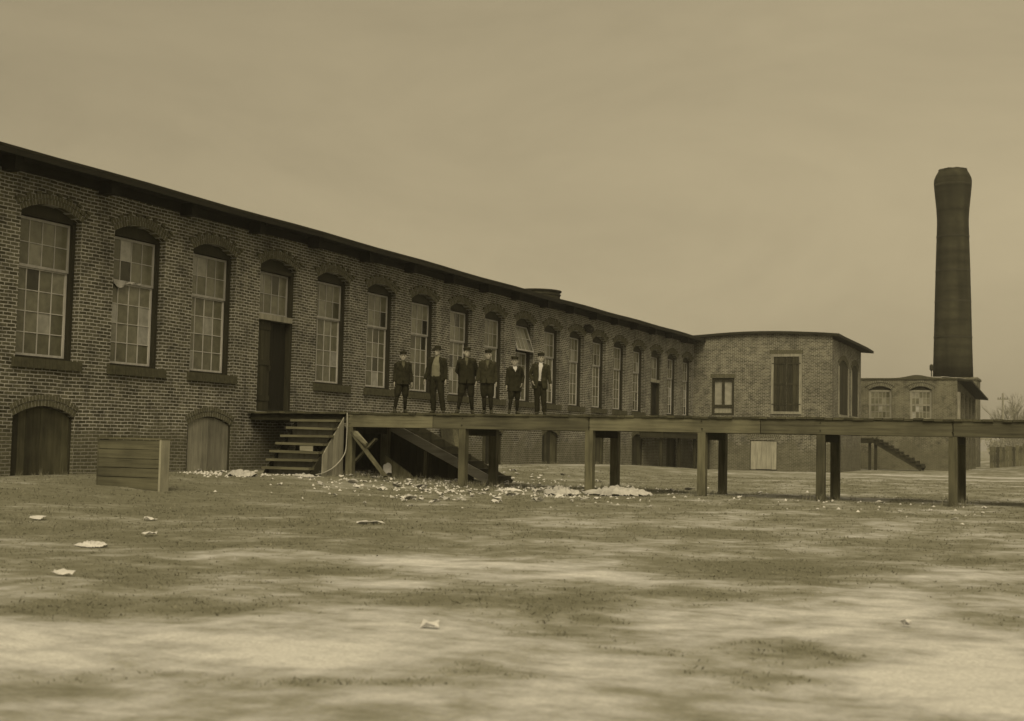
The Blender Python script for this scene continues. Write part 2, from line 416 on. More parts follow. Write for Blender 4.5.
gv = [(x, y, ground_z(x, y)) for y in gy for x in gx]
gf = [(j * nx + i, j * nx + i + 1, (j + 1) * nx + i + 1, (j + 1) * nx + i) for j in range(ny - 1) for i in range(nx - 1)]
gme = bpy.data.meshes.new('ground'); gme.from_pydata(gv, [], gf)
ca = gme.attributes.new('cover', 'FLOAT', 'POINT')
ca.data.foreach_set('value', [cover(x, y) if (-20 < x < 45 and -5 < y < 150) else .6 for x, y, z in gv])
gme.polygons.foreach_set('use_smooth', [True] * len(gf))
m, nt, b = nmat('trodden_yard')
at = N(nt, 'ShaderNodeAttribute', attribute_name='cover'); tc = N(nt, 'ShaderNodeTexCoord')
n1 = N(nt, 'ShaderNodeTexNoise', Scale=5.0, Detail=8.0, Roughness=.7); L(nt, tc.outputs['Object'], n1.inputs['Vector'])
n2 = N(nt, 'ShaderNodeTexNoise', Scale=42.0, Detail=4.0, Roughness=.7); L(nt, tc.outputs['Object'], n2.inputs['Vector'])
mps = N(nt, 'ShaderNodeMapping'); mps.inputs['Rotation'].default_value = (0, 0, -yaw); mps.inputs['Scale'].default_value = (.9, 3.4, 1)   # drag marks and tracks run along the yard
L(nt, tc.outputs['Object'], mps.inputs['Vector'])
n3 = N(nt, 'ShaderNodeTexNoise', Scale=1.7, Detail=7.0, Roughness=.66, Distortion=.6); L(nt, mps.outputs[0], n3.inputs['Vector'])
fac = math_(nt, 'ADD', at.outputs['Fac'], math_(nt, 'MULTIPLY', math_(nt, 'SUBTRACT', n1.outputs['Fac'], .5), .95))
fac = math_(nt, 'ADD', fac, math_(nt, 'MULTIPLY', math_(nt, 'SUBTRACT', n3.outputs['Fac'], .5), .50))
fac = math_(nt, 'ADD', fac, math_(nt, 'MULTIPLY', math_(nt, 'SUBTRACT', n2.outputs['Fac'], .5), .45))
rg = ramp(nt, fac, [(.0, grey(.56, .0)), (.26, grey(.41, .0)), (.50, grey(.28, .0)), (.74, grey(.185, .0)), (1.0, grey(.14, .0))])
r2 = ramp(nt, n2.outputs['Fac'], [(.3, .72), (.5, 1.0), (.72, 1.28)])
c = mixc(nt, 1.0, rg.outputs['Color'], r2.outputs['Color'], 'MULTIPLY')
L(nt, c, b.inputs['Base Color']); b.inputs['Roughness'].default_value = .95; b.inputs['Specular IOR Level'].default_value = .1
bp = N(nt, 'ShaderNodeBump', Strength=.6, Distance=.04)
L(nt, math_(nt, 'ADD', n1.outputs['Fac'], math_(nt, 'MULTIPLY', n2.outputs['Fac'], .4)), bp.inputs['Height']); L(nt, bp.outputs[0], b.inputs['Normal'])
gme.materials.append(m)
go = bpy.data.objects.new('ground', gme); COL.objects.link(go); tag(go, kind='structure')

# short weeds and dry grass, denser on the dark patches
gm = plain_material('dry_grass', .165, var=.4, scale=3, warm=.02, bump=0)
mb = MB()
rg_ = random.Random(5)
cnt = 0
while cnt < 24000:
    fwd = 6.5 + 42 * rg_.random() ** 1.35
    q = rg_.uniform(-.45, .45) * fwd
    x = CX + CA * q - SA * fwd; y = SA * q + CA * fwd
    if x < .3: continue
    c = cover(x, y)
    if rg_.random() > (c - .38) * 1.7: continue
    cnt += 1
    z = ground_z(x, y)
    h = rg_.uniform(.006, .022) * (1.0 + .5 * (fwd > 16))
    for k in range(3):
        a = rg_.uniform(0, 6.283); w = rg_.uniform(.002, .006) * (1 + fwd / 18)
        lx, ly = rg_.uniform(-.03, .03), rg_.uniform(-.03, .03)
        ox, oy = rg_.uniform(-.04, .04), rg_.uniform(-.04, .04)
        mb.tone = rg_.random()
        mb.face([(x + ox - w * math.cos(a), y + oy - w * math.sin(a), z - .005), (x + ox + w * math.cos(a), y + oy + w * math.sin(a), z - .005), (x + ox + lx, y + oy + ly, z + h)])
tag(mb.build('grass', gm), 'short dry weeds growing over the dark patches of the yard', 'grass', kind='stuff')

# ------------------------------------------------------------------ walls with openings
def arc_z(s, w, zs, rise):
    if rise <= 1e-6: return zs
    Rr = (w * w / 4 + rise * rise) / (2 * rise)
    return zs - (Rr - rise) + math.sqrt(max(0, Rr * Rr - s * s))

def wall_open(mb, P, s0, s1, z0, z1, cols, depth, nseg=10):
    """P(s, z, d) -> point. cols: list of (centre, [(w, zb, zs, rise), ...bottom to top])"""
    cols = sorted(cols, key=lambda c: c[0])
    def quad(a, b, c, d): mb.face([P(*a), P(*b), P(*c), P(*d)])
    def strip(a, b, lo, hi):     # plain wall, broken in panels
        if b - a > 1e-4 and hi - lo > 1e-4: quad((a, lo, 0), (b, lo, 0), (b, hi, 0), (a, hi, 0))
    cur = s0
    for sc, ops in cols:
        W = max(o[0] for o in ops)
        a, b = sc - W / 2, sc + W / 2
        strip(cur, a, z0, z1)
        zc = z0; top = None
        for (w, zb, zs, rise) in ops:
            l, r = sc - w / 2, sc + w / 2
            # piece between previous top and this bottom
            if top is None: strip(a, b, zc, zb)
            else:
                pw, pzs, prise = top
                pl, pr = sc - pw / 2, sc + pw / 2
                if pl > a: strip(a, pl, pzs, zb); strip(pr, b, pzs, zb)
                for i in range(nseg):
                    x0 = pl + pw * i / nseg; x1 = pl + pw * (i + 1) / nseg
                    quad((x0, arc_z(x0 - sc, pw, pzs, prise), 0), (x1, arc_z(x1 - sc, pw, pzs, prise), 0), (x1, zb, 0), (x0, zb, 0))
            if l > a: strip(a, l, zb, zs); strip(r, b, zb, zs)
            # reveals
            quad((l, zb, 0), (l, zb, depth), (l, zs, depth), (l, zs, 0))
            quad((r, zb, depth), (r, zb, 0), (r, zs, 0), (r, zs, depth))
            quad((l, zb, depth), (l, zb, 0), (r, zb, 0), (r, zb, depth))
            for i in range(nseg):
                x0 = l + w * i / nseg; x1 = l + w * (i + 1) / nseg
                za, zb_ = arc_z(x0 - sc, w, zs, rise), arc_z(x1 - sc, w, zs, rise)
                quad((x0, za, 0), (x0, za, depth), (x1, zb_, depth), (x1, zb_, 0))
            top = (w, zs, rise)
        pw, pzs, prise = top
        pl, pr = sc - pw / 2, sc + pw / 2
        if pl > a: strip(a, pl, pzs, z1); strip(pr, b, pzs, z1)
        for i in range(nseg):
            x0 = pl + pw * i / nseg; x1 = pl + pw * (i + 1) / nseg
            quad((x0, arc_z(x0 - sc, pw, pzs, prise), 0), (x1, arc_z(x1 - sc, pw, pzs, prise), 0), (x1, z1, 0), (x0, z1, 0))
        cur = b
    strip(cur, s1, z0, z1)

def ring(mb, P, sc, w, zs, rise, h, gap, proud, step=.09, jit=.004, skip=False):
    """a ring of bricks set on edge over a segmental opening; h = radial height, gap = radial start"""
    Rr = (w * w / 4 + rise * rise) / (2 * rise)
    cz = zs - (Rr - rise)
    half = math.asin((w / 2) / Rr)
    r0_, r1_ = Rr + gap, Rr + gap + h
    n = max(6, int(2 * half * Rr / step)); da = 2 * half / n
    if not skip:        # bed of mortar showing between the bricks
        mb.cur = 1
        q = []
        for i in range(n + 1):
            a = -half + da * i
            q.append((P(sc + r0_ * math.sin(a), cz + r0_ * math.cos(a), -proud + .007), P(sc + r1_ * math.sin(a), cz + r1_ * math.cos(a), -proud + .007)))
        for i in range(n): mb.face([q[i][0], q[i + 1][0], q[i + 1][1], q[i][1]])
        mb.cur = 0
    for i in range(n):
        if skip and i % 2: continue
        a0 = -half + da * i + .009 / Rr; a1 = -half + da * (i + 1) - .009 / Rr
        p = proud + random.uniform(-jit, jit)
        pts = []
        for d in (-p, .02):
            for (rad, a) in ((r0_, a0), (r0_, a1), (r1_ + random.uniform(-jit, jit), a1), (r1_ + random.uniform(-jit, jit), a0)):
                pts.append(P(sc + rad * math.sin(a), cz + rad * math.cos(a), d))
        mb.tone = random.random()
        mb.faces(pts, [(0, 1, 2, 3), (7, 6, 5, 4), (0, 4, 5, 1), (1, 5, 6, 2), (2, 6, 7, 3), (3, 7, 4, 0)])

def arch_mb(P, sc, w, zs, rise):
    mb = MB()
    ring(mb, P, sc, w + .02, zs, rise, .115, .004, .012, .088)
    ring(mb, P, sc, w + .14, zs - .01, rise + .01, .085, .125, .025, .082)
    ring(mb, P, sc, w + .18, zs - .01, rise + .012, .05, .215, .05, .13, skip=True)
    return mb

def wedge_box(mb, P, s0, s1, z0, z1, d0, d1):
    pts = [P(s, z, d) for z in (z0, z1) for d in (d0, d1) for s in (s0, s1)]
    mb.faces(pts, [(0, 2, 3, 1), (4, 5, 7, 6), (0, 1, 5, 4), (2, 6, 7, 3), (0, 4, 6, 2), (1, 3, 7, 5)])

def arch_panel_mb(P, sc, w, z0, zs, rise, d0, d1, n=10):
    mb = MB()
    pts0 = [(-w / 2, z0), (w / 2, z0)] + [(w / 2 - w * i / n, arc_z(w / 2 - w * i / n, w, zs, rise) - .004) for i in range(n + 1)]
    A = [P(sc + s, z, d0) for s, z in pts0]; B = [P(sc + s, z, d1) for s, z in pts0]
    mb.face(A)
    k = len(A)
    for i in range(k): mb.face([A[i], A[(i + 1) % k], B[(i + 1) % k], B[i]])
    return mb

def sash_mb(P, s0, s1, z0, z1, cols, rows, d, stile=.055, munt=.018, meet_top=.055, meet_bot=.055):
    mb = MB()
    mb.cur = 0; mb.tone = random.random()
    t0, t1 = d - .022, d + .022
    wedge_box(mb, P, s0, s0 + stile, z0, z1, t0, t1); wedge_box(mb, P, s1 - stile, s1, z0, z1, t0, t1)
    wedge_box(mb, P, s0 + stile, s1 - stile, z0, z0 + meet_bot, t0 + .001, t1 - .001)
    wedge_box(mb, P, s0 + stile, s1 - stile, z1 - meet_top, z1, t0 + .001, t1 - .001)
    a0, a1 = s0 + stile, s1 - stile; b0, b1 = z0 + meet_bot, z1 - meet_top
    for i in range(1, cols):
        s = a0 + (a1 - a0) * i / cols
        wedge_box(mb, P, s - munt / 2, s + munt / 2, b0, b1, d - .014, d + .012)
    for j in range(1, rows):
        z = b0 + (b1 - b0) * j / rows
        wedge_box(mb, P, a0, a1, z - munt / 2, z + munt / 2, d - .012, d + .010)
    mb.cur = 1
    for i in range(cols):
        for j in range(rows):
            mb.tone = random.random()
            x0 = a0 + (a1 - a0) * i / cols; x1 = a0 + (a1 - a0) * (i + 1) / cols
            y0 = b0 + (b1 - b0) * j / rows; y1 = b0 + (b1 - b0) * (j + 1) / rows
            e = [d + .004 + random.uniform(-.004, .004) for _ in range(4)]
            mb.face([P(x0, y0, e[0]), P(x1, y0, e[1]), P(x1, y1, e[2]), P(x0, y1, e[3])])
    return mb

# ------------------------------------------------------------------ the long mill building
S = 2.8; Y0 = 21.61 - .875 + .085                # centre line of the first window bay
WW, ZB, ZS, RISE, RD = 1.76, 2.72, 5.74, .23, .36
def PX(off=0.0):
    return lambda s, z, d: (-d, s + off, z)
PW = PX()
mill = empty('mill_building', (0, 0, 0))
tag(mill, 'long one storey brick mill with a row of tall arched windows and dark flat eaves', 'building')
doors = {3, 15}
base_bays = {0, 2, 8, 10, 12, 14, 16}
cols = []
for i in range(18):
    sc = Y0 + i * S
    ops = []
    if i in base_bays: ops.append((1.75, .24 - .25 * smooth(50, 66, sc), 1.44 if i else 1.52, .22))
    ops.append((WW if i not in doors else 1.72, 1.86 if i in doors else ZB, ZS, RISE))
    cols.append((sc, ops))
YN, YF = 12.0, 69.575
mb = MB()
wall_open(mb, PW, YN, YF, -.6, 6.95, cols, RD)
# the other three sides
XB = -15.0
mb.face([(0, YN, -.6), (0, YN, 6.95), (XB, YN, 6.95), (XB, YN, -.6)])
mb.face([(XB, YN, -.6), (XB, YN, 6.95), (XB, YF + 7, 6.95), (XB, YF + 7, -.6)])
mb.build('wall', M['brick'], mill)
# roof slab with overhang, a little higher at the far end as in the photograph
mb = MB()
def zr(y): return 6.76 + .055 * smooth(20, 36, y) + .16 * smooth(36, 69, y) + .012 * math.sin(y * .9)
ys = [YN - .6 + (YF + .05 - YN + .6) * i / 40 for i in range(41)]
prof = lambda y: [(.69, zr(y)), (.69, zr(y) + .055), (-7.5, zr(y) + .30), (XB - .6, zr(y) + .06), (XB - .6, zr(y) - .04), (-7.5, zr(y) + .16), (.05, zr(y) - .01)]
k = 7
vv = [(x, y, z) for y in ys for x, z in prof(y)]
ff = [(i * k + j, (i + 1) * k + j, (i + 1) * k + (j + 1) % k, i * k + (j + 1) % k) for i in range(40) for j in range(k)]
ff += [tuple(range(k)), tuple(40 * k + j for j in reversed(range(k)))]
mb.faces(vv, ff)
rf = mb.build('roof', M['roof'], mill)
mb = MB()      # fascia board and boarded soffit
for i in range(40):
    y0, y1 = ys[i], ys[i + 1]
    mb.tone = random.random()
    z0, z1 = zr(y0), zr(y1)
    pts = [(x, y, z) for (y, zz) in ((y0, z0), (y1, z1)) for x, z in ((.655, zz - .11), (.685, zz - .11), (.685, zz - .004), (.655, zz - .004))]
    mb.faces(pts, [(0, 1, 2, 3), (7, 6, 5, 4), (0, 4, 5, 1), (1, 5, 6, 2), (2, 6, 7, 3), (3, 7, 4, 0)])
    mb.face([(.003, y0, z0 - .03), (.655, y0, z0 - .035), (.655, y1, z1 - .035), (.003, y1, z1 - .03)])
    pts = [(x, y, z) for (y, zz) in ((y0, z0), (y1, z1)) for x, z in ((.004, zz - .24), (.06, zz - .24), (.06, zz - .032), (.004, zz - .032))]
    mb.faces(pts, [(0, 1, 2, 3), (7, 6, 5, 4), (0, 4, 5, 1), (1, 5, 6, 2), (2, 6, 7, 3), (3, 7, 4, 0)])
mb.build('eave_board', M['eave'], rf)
# heavy roof beams poking out between the windows
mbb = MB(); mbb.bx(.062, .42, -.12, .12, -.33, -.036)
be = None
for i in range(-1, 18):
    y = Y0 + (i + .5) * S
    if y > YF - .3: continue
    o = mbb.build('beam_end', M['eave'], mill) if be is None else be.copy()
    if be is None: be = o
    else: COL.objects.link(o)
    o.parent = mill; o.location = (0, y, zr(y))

def make_window(sc, parent):
    P0 = lambda s, z, d: (-d, s, z)
    fr = MB(); w = WW; h = w / 2
    for s0, s1 in ((-h + .003, -h + .085), (h - .085, h - .003)):
        fr.tone = random.random(); wedge_box(fr, P0, s0, s1, ZB + .003, 5.69, .17, .332)
    wedge_box(fr, P0, -h + .085, h - .085, ZB + .003, ZB + .055, .12, .332)
    wedge_box(fr, P0, -h + .003, h - .003, 5.69, 5.735, .165, .334)
    fr.face([P0(-h, ZB, .35), P0(h, ZB, .35), P0(h, 5.96, .35), P0(-h, 5.96, .35)])
    win = fr.build('window', M['darkframe'], parent, (0, sc, 0))
    arch_panel_mb(P0, 0, w - .006, 5.735, ZS, RISE, .19, .24).build('arch_panel', M['darkframe'], win)
    sash_mb(P0, -h + .09, h - .09, 4.63, 5.675, 4, 2, .27).build('upper_sash', [M['sash'], M['glass']], win)
    sash_mb(P0, -h + .09, h - .09, ZB + .06, 4.655, 4, 4, .305).build('lower_sash', [M['sash'], M['glass']], win)
    sm = MB()
    for k in range(18):
        s0 = -h - .10 + (w + .2) * k / 18; sm.tone = random.random()
        wedge_box(sm, P0, s0 + .004, s0 + (w + .2) / 18 - .004, ZB - .205 + random.uniform(-.004, .004), ZB - .002, -.075 + random.uniform(-.006, .006), .02)
    wedge_box(sm, P0, -h - .09, h + .09, ZB - .20, ZB - .006, -.062, .02)
    sm.build('sill', M['sill'], win)
    arch_mb(P0, 0, w, ZS, RISE).build('arch', [M['voussoir'], M['mortar']], win)
    return win
proto = None
for i in range(18):
    if i in doors: continue
    sc = Y0 + i * S
    if proto is None: proto = make_window(sc, mill); win = proto
    else:
        win = copy_tree(proto, mill); win.location = (0, sc, 0)
    if i == 9:      # the top sash hangs open, its foot swung out
        for ch in win.children:
            if ch.name.startswith('upper_sash'):
                ang = R(-19); px, pz = -.27, 5.59
                ch.rotation_euler = (0, ang, 0)
                ca_, sa_ = math.cos(ang), math.sin(ang)
                # keep the top edge where it is
                ch.location = (px - (px * ca_ + pz * sa_), 0, pz - (-px * sa_ + pz * ca_))

def make_door(sc, parent, far):
    P0 = lambda s, z, d: (-d, s, z)
    h = .86; zb = 1.86
    fr = MB()
    for s0, s1 in ((-h + .003, -h + .10), (h - .10, h - .003)):
        fr.tone = random.random(); wedge_box(fr, P0, s0, s1, zb + .003, 5.60, .10, .332)
    wedge_box(fr, P0, -h + .003, h - .003, 5.60, 5.69, .095, .334)
    wedge_box(fr, P0, -h + .10, h - .10, zb + .003, zb + .05, .04, .25)
    d = fr.build('doorway', M['darkframe'], parent, (0, sc, 0))
    t = MB(); t.tone = .5
    wedge_box(t, P0, -h + .06, h - .06, 4.30, 4.45, .06, .25)
    t.build('transom_bar', M['pale_door'], d)
    sash_mb(P0, -h + .105, h - .105, 4.455, 5.595, 4, 2, .24).build('transom_sash', [M['sash'], M['glass']], d)
    arch_panel_mb(P0, 0, 1.714, 5.69, ZS, RISE, .19, .24).build('arch_panel', M['darkframe'], d)
    arch_mb(P0, 0, 1.72, ZS, RISE).build('arch', [M['voussoir'], M['mortar']], d)
    lf = MB()
    n = 5
    for k in range(n):
        s0 = -h + .105 + (.72) * k / n; lf.tone = random.random()
        wedge_box(lf, P0, s0 + .003, s0 + .72 / n - .003, zb + .055, 4.295, .20 + random.uniform(-.004, .004), .24)
    for z in (2.15, 3.1, 4.05): wedge_box(lf, P0, -h + .11, -h + .82, z, z + .14, .175, .199)
    leaf = lf.build('door_leaf', M['door'], d)
    kn = MB(); kn.bx(-.165, -.13, -h + .74, -h + .78, 2.95, 3.10); kn.build('latch', M['iron'], leaf)
    vo = MB()      # black slab painted as the dark interior behind the other leaf
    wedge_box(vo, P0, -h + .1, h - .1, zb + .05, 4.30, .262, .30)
    vo.build('painted_dark', M['void'], d)
    lf2 = MB()  # right leaf, coloured black in place of the unlit opening
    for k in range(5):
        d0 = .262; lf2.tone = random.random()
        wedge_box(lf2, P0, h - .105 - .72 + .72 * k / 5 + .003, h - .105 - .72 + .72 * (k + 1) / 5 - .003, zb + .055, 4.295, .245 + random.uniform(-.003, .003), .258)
    l2 = lf2.build('door_leaf', M['void'], d); l2['label'] = 'right leaf coloured black as the dark interior of the doorway'
    return d
dr = make_door(Y0 + 3 * S, mill, False)
d2 = copy_tree(dr, mill); d2.location = (0, Y0 + 15 * S, 0)

def make_basement(sc, zb, zs, parent, mat, recess):
    P0 = lambda s, z, d: (-d, s, z)
    w = 1.75; h = w / 2
    fr = MB(); n = 8
    for k in range(n):
        s0 = -h + .05 + (w - .1) * k / n; s1 = s0 + (w - .1) / n; fr.tone = random.random()
        jb = random.uniform(-.006, .006)
        top0 = arc_z(s0, w, zs, .22) - .02; top1 = arc_z(s1, w, zs, .22) - .02
        pts = [P0(s, z, d) for d in (recess + jb, recess + .05) for s, z in ((s0 + .004, zb + .03 + random.uniform(0, .03)), (s1 - .004, zb + .03), (s1 - .004, top1), (s0 + .004, top0))]
        fr.faces(pts, [(0, 1, 2, 3), (7, 6, 5, 4), (0, 4, 5, 1), (1, 5, 6, 2), (2, 6, 7, 3), (3, 7, 4, 0)])
    dd = fr.build('basement_door', mat, parent, (0, sc, 0))
    fm = MB()
    wedge_box(fm, P0, -h + .003, -h + .05, zb + .002, zs, recess - .03, recess + .06)
    wedge_box(fm, P0, h - .05, h - .003, zb + .002, zs, recess - .03, recess + .06)
    wedge_box(fm, P0, -h + .003, h - .003, zb - .03, zb + .028, -.03, .28)
    fm.face([P0(-h, zb, .28), P0(h, zb, .28), P0(h, zs + .25, .28), P0(-h, zs + .25, .28)])
    fm.build('door_frame', M['darkwood'], dd)
    am = MB(); ring(am, P0, 0, w, zs, .22, .12, .004, .012); ring(am, P0, 0, w + .03, zs, .22, .10, .135, .022, .082)
    am.build('arch', [M['voussoir'], M['mortar']], dd)
    return dd
for i in sorted(base_bays):
    sc = Y0 + i * S
    zb = .24 - .25 * smooth(50, 66, sc)
    o = make_basement(sc, zb, 1.44 if i else 1.52, mill, M['pale_door'] if i == 2 else M['door'] if i in (14, 16) else M['old_door'], .05 if i == 2 else .10)
    if i == 2: o['label'] = 'pale weathered plank basement door'

# round tank on the roof
mb = MB(); mb.smooth = False
ringp = lambda r, z: [(r * math.cos(2 * math.pi * j / 20), r * math.sin(2 * math.pi * j / 20), z) for j in range(20)]
mb.loft([ringp(1.08, 0), ringp(1.04, 1.05)])
t = mb.build('roof_tank', M['darkwood'], None, (-3.2, 54.75, 7.0))
tag(t, 'squat round dark wooden tank standing on the mill roof', 'tank')
mb = MB(); mb.loft([ringp(1.12, 1.05), ringp(1.12, 1.11), ringp(.1, 1.16)]); mb.build('lid', M['roof'], t)
mb = MB()
for z in (.2, .55, .9): mb.loft([ringp(1.09, z), ringp(1.09, z + .05)])
mb.build('hoop', M['iron'], t)

# round black cover high on the pier
mb = MB()
rx = lambda r, x: [(x, r * 1.9 * math.cos(2 * math.pi * j / 16), r * .62 * math.sin(2 * math.pi * j / 16)) for j in range(16)]
mb.loft([rx(.30, .003), rx(.30, .08), rx(.22, .12)])
t = mb.build('wall_vent', M['void'], None, (0, Y0 + 11.5 * S - .1, 6.16))
tag(t, 'oval black vent cover high on the mill wall under the eaves', 'vent')
mb = MB(); mb.loft([rx(.10, .12), rx(.06, .18)]); mb.build('knob', M['iron'], t)

# ------------------------------------------------------------------ end wing
YW = 69.58; XW, YE = 7.60, 79.0
wing = empty('end_wing', (0, YW, 0))
tag(wing, 'brick end wing with shuttered window closing the yard beyond the platform', 'building')
PWf = lambda s, z, d: (s, YW + d, z)
PWs = lambda s, z, d: (XW - d, s, z)
mb = MB()
wall_open(mb, PWf, 0, XW, -.7, 7.06, [(1.68, [(1.25, 2.82, 4.87, 0)]), (3.95, [(1.48, -.10, 1.50, .0)])], .28)
# the shuttered opening overlaps the column of the basement door, so its panel is set on the wall face with a frame
wall_open(mb, PWs, YW, YE, -.7, 6.95, [(72.95, [(2.9, 3.0, 5.65, .38)]), (76.75, [(2.3, 3.0, 5.65, .34)])], .28)
mb.face([(0, YE, -.7), (XW, YE, -.7), (XW, YE, 6.9), (0, YE, 6.9)])
# low curved gable above the front wall
top = lambda x: 7.06 + .17 * math.sin(math.pi * min(1, max(0, (x + .3) / 8.2))) + .03 * smooth(0, 3, x)
for i in range(20):
    x0 = XW * i / 20; x1 = XW * (i + 1) / 20
    mb.face([(x0, YW, 7.06), (x1, YW, 7.06), (x1, YW, top(x1)), (x0, YW, top(x0))])
wo = mb.build('wall', M['brick_wing'], wing); wo.matrix_parent_inverse = Matrix.Translation((0, -YW, 0))
def wpart(mbx, name, mat, parent=None):
    o = mbx.build(name, mat)
    o.parent = parent or wing
    o.matrix_parent_inverse = Matrix.Translation((0, -YW, 0)) if parent is None else Matrix.Identity(4)
    return o
# roof: curved front edge, falling to the back and overhanging at the side
mb = MB()
n = 22
def rz_(x, y): return top(min(XW, max(0, x))) + .03 - .022 * (y - YW) - .06 * smooth(7.4, 8.4, x)
xs = lambda t, y: -.05 + (XW + .35 + .35 * smooth(69, 78, y) + .05) * t
yl = [YW - .2, 71, 73, 75, 77, 79.3]
vv = []
for lv in (-.03, .11):
    for y in yl:
        for i in range(n + 1):
            x = xs(i / n, y); vv.append((x, y, rz_(x, y) + lv))
ff = []
nn = n + 1; K = nn * len(yl)
for j in range(len(yl) - 1):
    for i in range(n):
        a = j * nn + i
        ff.append((a, a + nn, a + nn + 1, a + 1)); ff.append((K + a, K + a + 1, K + a + nn + 1, K + a + nn))
for i in range(n): ff.append((i, i + 1, K + i + 1, K + i)); a = (len(yl) - 1) * nn + i; ff.append((a + 1, a, K + a, K + a + 1))
for j in range(len(yl) - 1): a = j * nn + n; ff.append((a, a + nn, K + a + nn, K + a)); a = j * nn; ff.append((a + nn, a, K + a, K + a + nn))
mb.faces(vv, ff)
wpart(mb, 'roof', M['roof'])
# front window with two tall pale panes
mb = MB()
def rect_frame(mb, P, s0, s1, z0, z1, t, d0, d1, mull=None, rail=None):
    wedge_box(mb, P, s0, s0 + t, z0, z1, d0, d1); wedge_box(mb, P, s1 - t, s1, z0, z1, d0, d1)
    wedge_box(mb, P, s0 + t, s1 - t, z0, z0 + t, d0, d1); wedge_box(mb, P, s0 + t, s1 - t, z1 - t, z1, d0, d1)
    if rail: wedge_box(mb, P, s0 + t, s1 - t, rail - t / 2, rail + t / 2, d0 + .004, d1)
    if mull: wedge_box(mb, P, mull - t / 2, mull + t / 2, (rail + t / 2) if rail else z0 + t, z1 - t, d0 + .004, d1)
rect_frame(mb, PWf, 1.06, 2.30, 2.83, 4.86, .13, .06, .2, 1.68, 3.35)
w1 = wpart(mb, 'window', M['darkframe'])
mb = MB(); mb.cur = 0
for a, b_, z0, z1 in ((1.19, 1.62, 3.41, 4.73), (1.74, 2.17, 3.41, 4.73)):
    mb.tone = random.random(); mb.face([PWf(a, z0, .17), PWf(b_, z0, .17), PWf(b_, z1, .17), PWf(a, z1, .17)])
gp = plain_material('whitewashed_panes', .26, var=.25, scale=3, rough=.3)
pn = wpart(mb, 'pane', gp, w1)
mb = MB(); wedge_box(mb, PWf, 1.19, 2.17, 2.96, 3.285, .15, .19); wpart(mb, 'lower_panel', M['pale_door'], w1)
mb = MB()
for k in range(15):
    s0 = .98 + 1.40 * k / 15; mb.tone = random.random(); wedge_box(mb, PWf, s0 + .005, s0 + 1.40 / 15 - .005, 4.875, 5.08, -.012, .02)
wpart(mb, 'lintel', M['voussoir'], w1)
# shuttered opening
mb = MB(); rect_frame(mb, PWf, 4.33, 5.98, 2.93, 6.16, .14, -.06, .02)
sh = wpart(mb, 'shuttered_window', M['pale_door'])
for a, b_ in ((4.475, 5.145), (5.165, 5.835)):
    mb = MB()
    for k in range(4):
        s0 = a + (b_ - a) * k / 4; mb.tone = random.random()
        wedge_box(mb, PWf, s0 + .003, s0 + (b_ - a) / 4 - .003, 3.08, 6.01, -.035, .012)
    for z in (3.4, 4.5, 5.6): wedge_box(mb, PWf, a + .02, b_ - .02, z, z + .1, -.055, -.036)
    so_ = wpart(mb, 'shutter', M['darkwood'], sh)
    mb = MB(); s = a if a < 4.6 else b_
    for z in (3.43, 5.63): wedge_box(mb, PWf, s - .10, s + .10, z, z + .05, -.075, -.058)
    wpart(mb, 'hinge', M['iron'], sh)
mb = MB()
for k in range(19):
    s0 = 4.25 + 1.81 * k / 19; mb.tone = random.random(); wedge_box(mb, PWf, s0 + .005, s0 + 1.81 / 19 - .005, 6.17, 6.38, -.012, .02)
wpart(mb, 'lintel', M['voussoir'], sh)
# basement door of the wing
mb = MB()
for k in range(5):
    s0 = 3.24 + 1.42 * k / 5; mb.tone = random.random(); wedge_box(mb, PWf, s0 + .004, s0 + 1.42 / 5 - .004, -.07 + random.uniform(0, .03), 1.46, .03 + random.uniform(-.004, .004), .08)
bd = wpart(mb, 'basement_door', M['pale_door'])
mb = MB(); ring(mb, PWf, 3.95, 1.7, 1.52, .16, .12, .02, .012); ring(mb, PWf, 3.95, 1.75, 1.52, .16, .09, .15, .02); wpart(mb, 'arch', [M['voussoir'], M['mortar']], bd)
mb = MB(); wedge_box(mb, PWf, 3.213, 3.24, -.098, 1.497, .0, .12); wedge_box(mb, PWf, 4.66, 4.687, -.098, 1.497, .0, .12); wpart(mb, 'door_frame', M['darkwood'], bd)
# tall shuttered side windows
for c_, w_ in ((72.95, 2.9), (76.75, 2.3)):
    mb = MB()
    for k in range(6):
        s0 = c_ - w_ / 2 + .01 + (w_ - .02) * k / 6; mb.tone = random.random()
        wedge_box(mb, PWs, s0 + .004, s0 + (w_ - .02) / 6 - .004, 3.02, 5.64, .02, .06)
    sw = wpart(mb, 'side_window', M['darkwood'])
    a = arch_panel_mb(PWs, c_, w_ - .006, 5.645, 5.65, .33, .03, .07); wpart(a, 'arch_panel', M['darkframe'], sw)
    mb = MB(); wedge_box(mb, PWs, c_ - w_ / 2 - .08, c_ + w_ / 2 + .08, 2.85, 2.995, -.06, .2); wpart(mb, 'sill', M['pale_door'], sw)
    mb = arch_mb(PWs, c_, w_, 5.65, .36); wpart(mb, 'arch', [M['voussoir'], M['mortar']], sw)
    mb = MB()
    for ss in (-1, 1): wedge_box(mb, PWs, c_ + ss * (w_ / 2 + .09) - .085, c_ + ss * (w_ / 2 + .09) + .085, 2.998, 5.62, -.045, .012)
    wpart(mb, 'casing', M['pale_door'], sw)

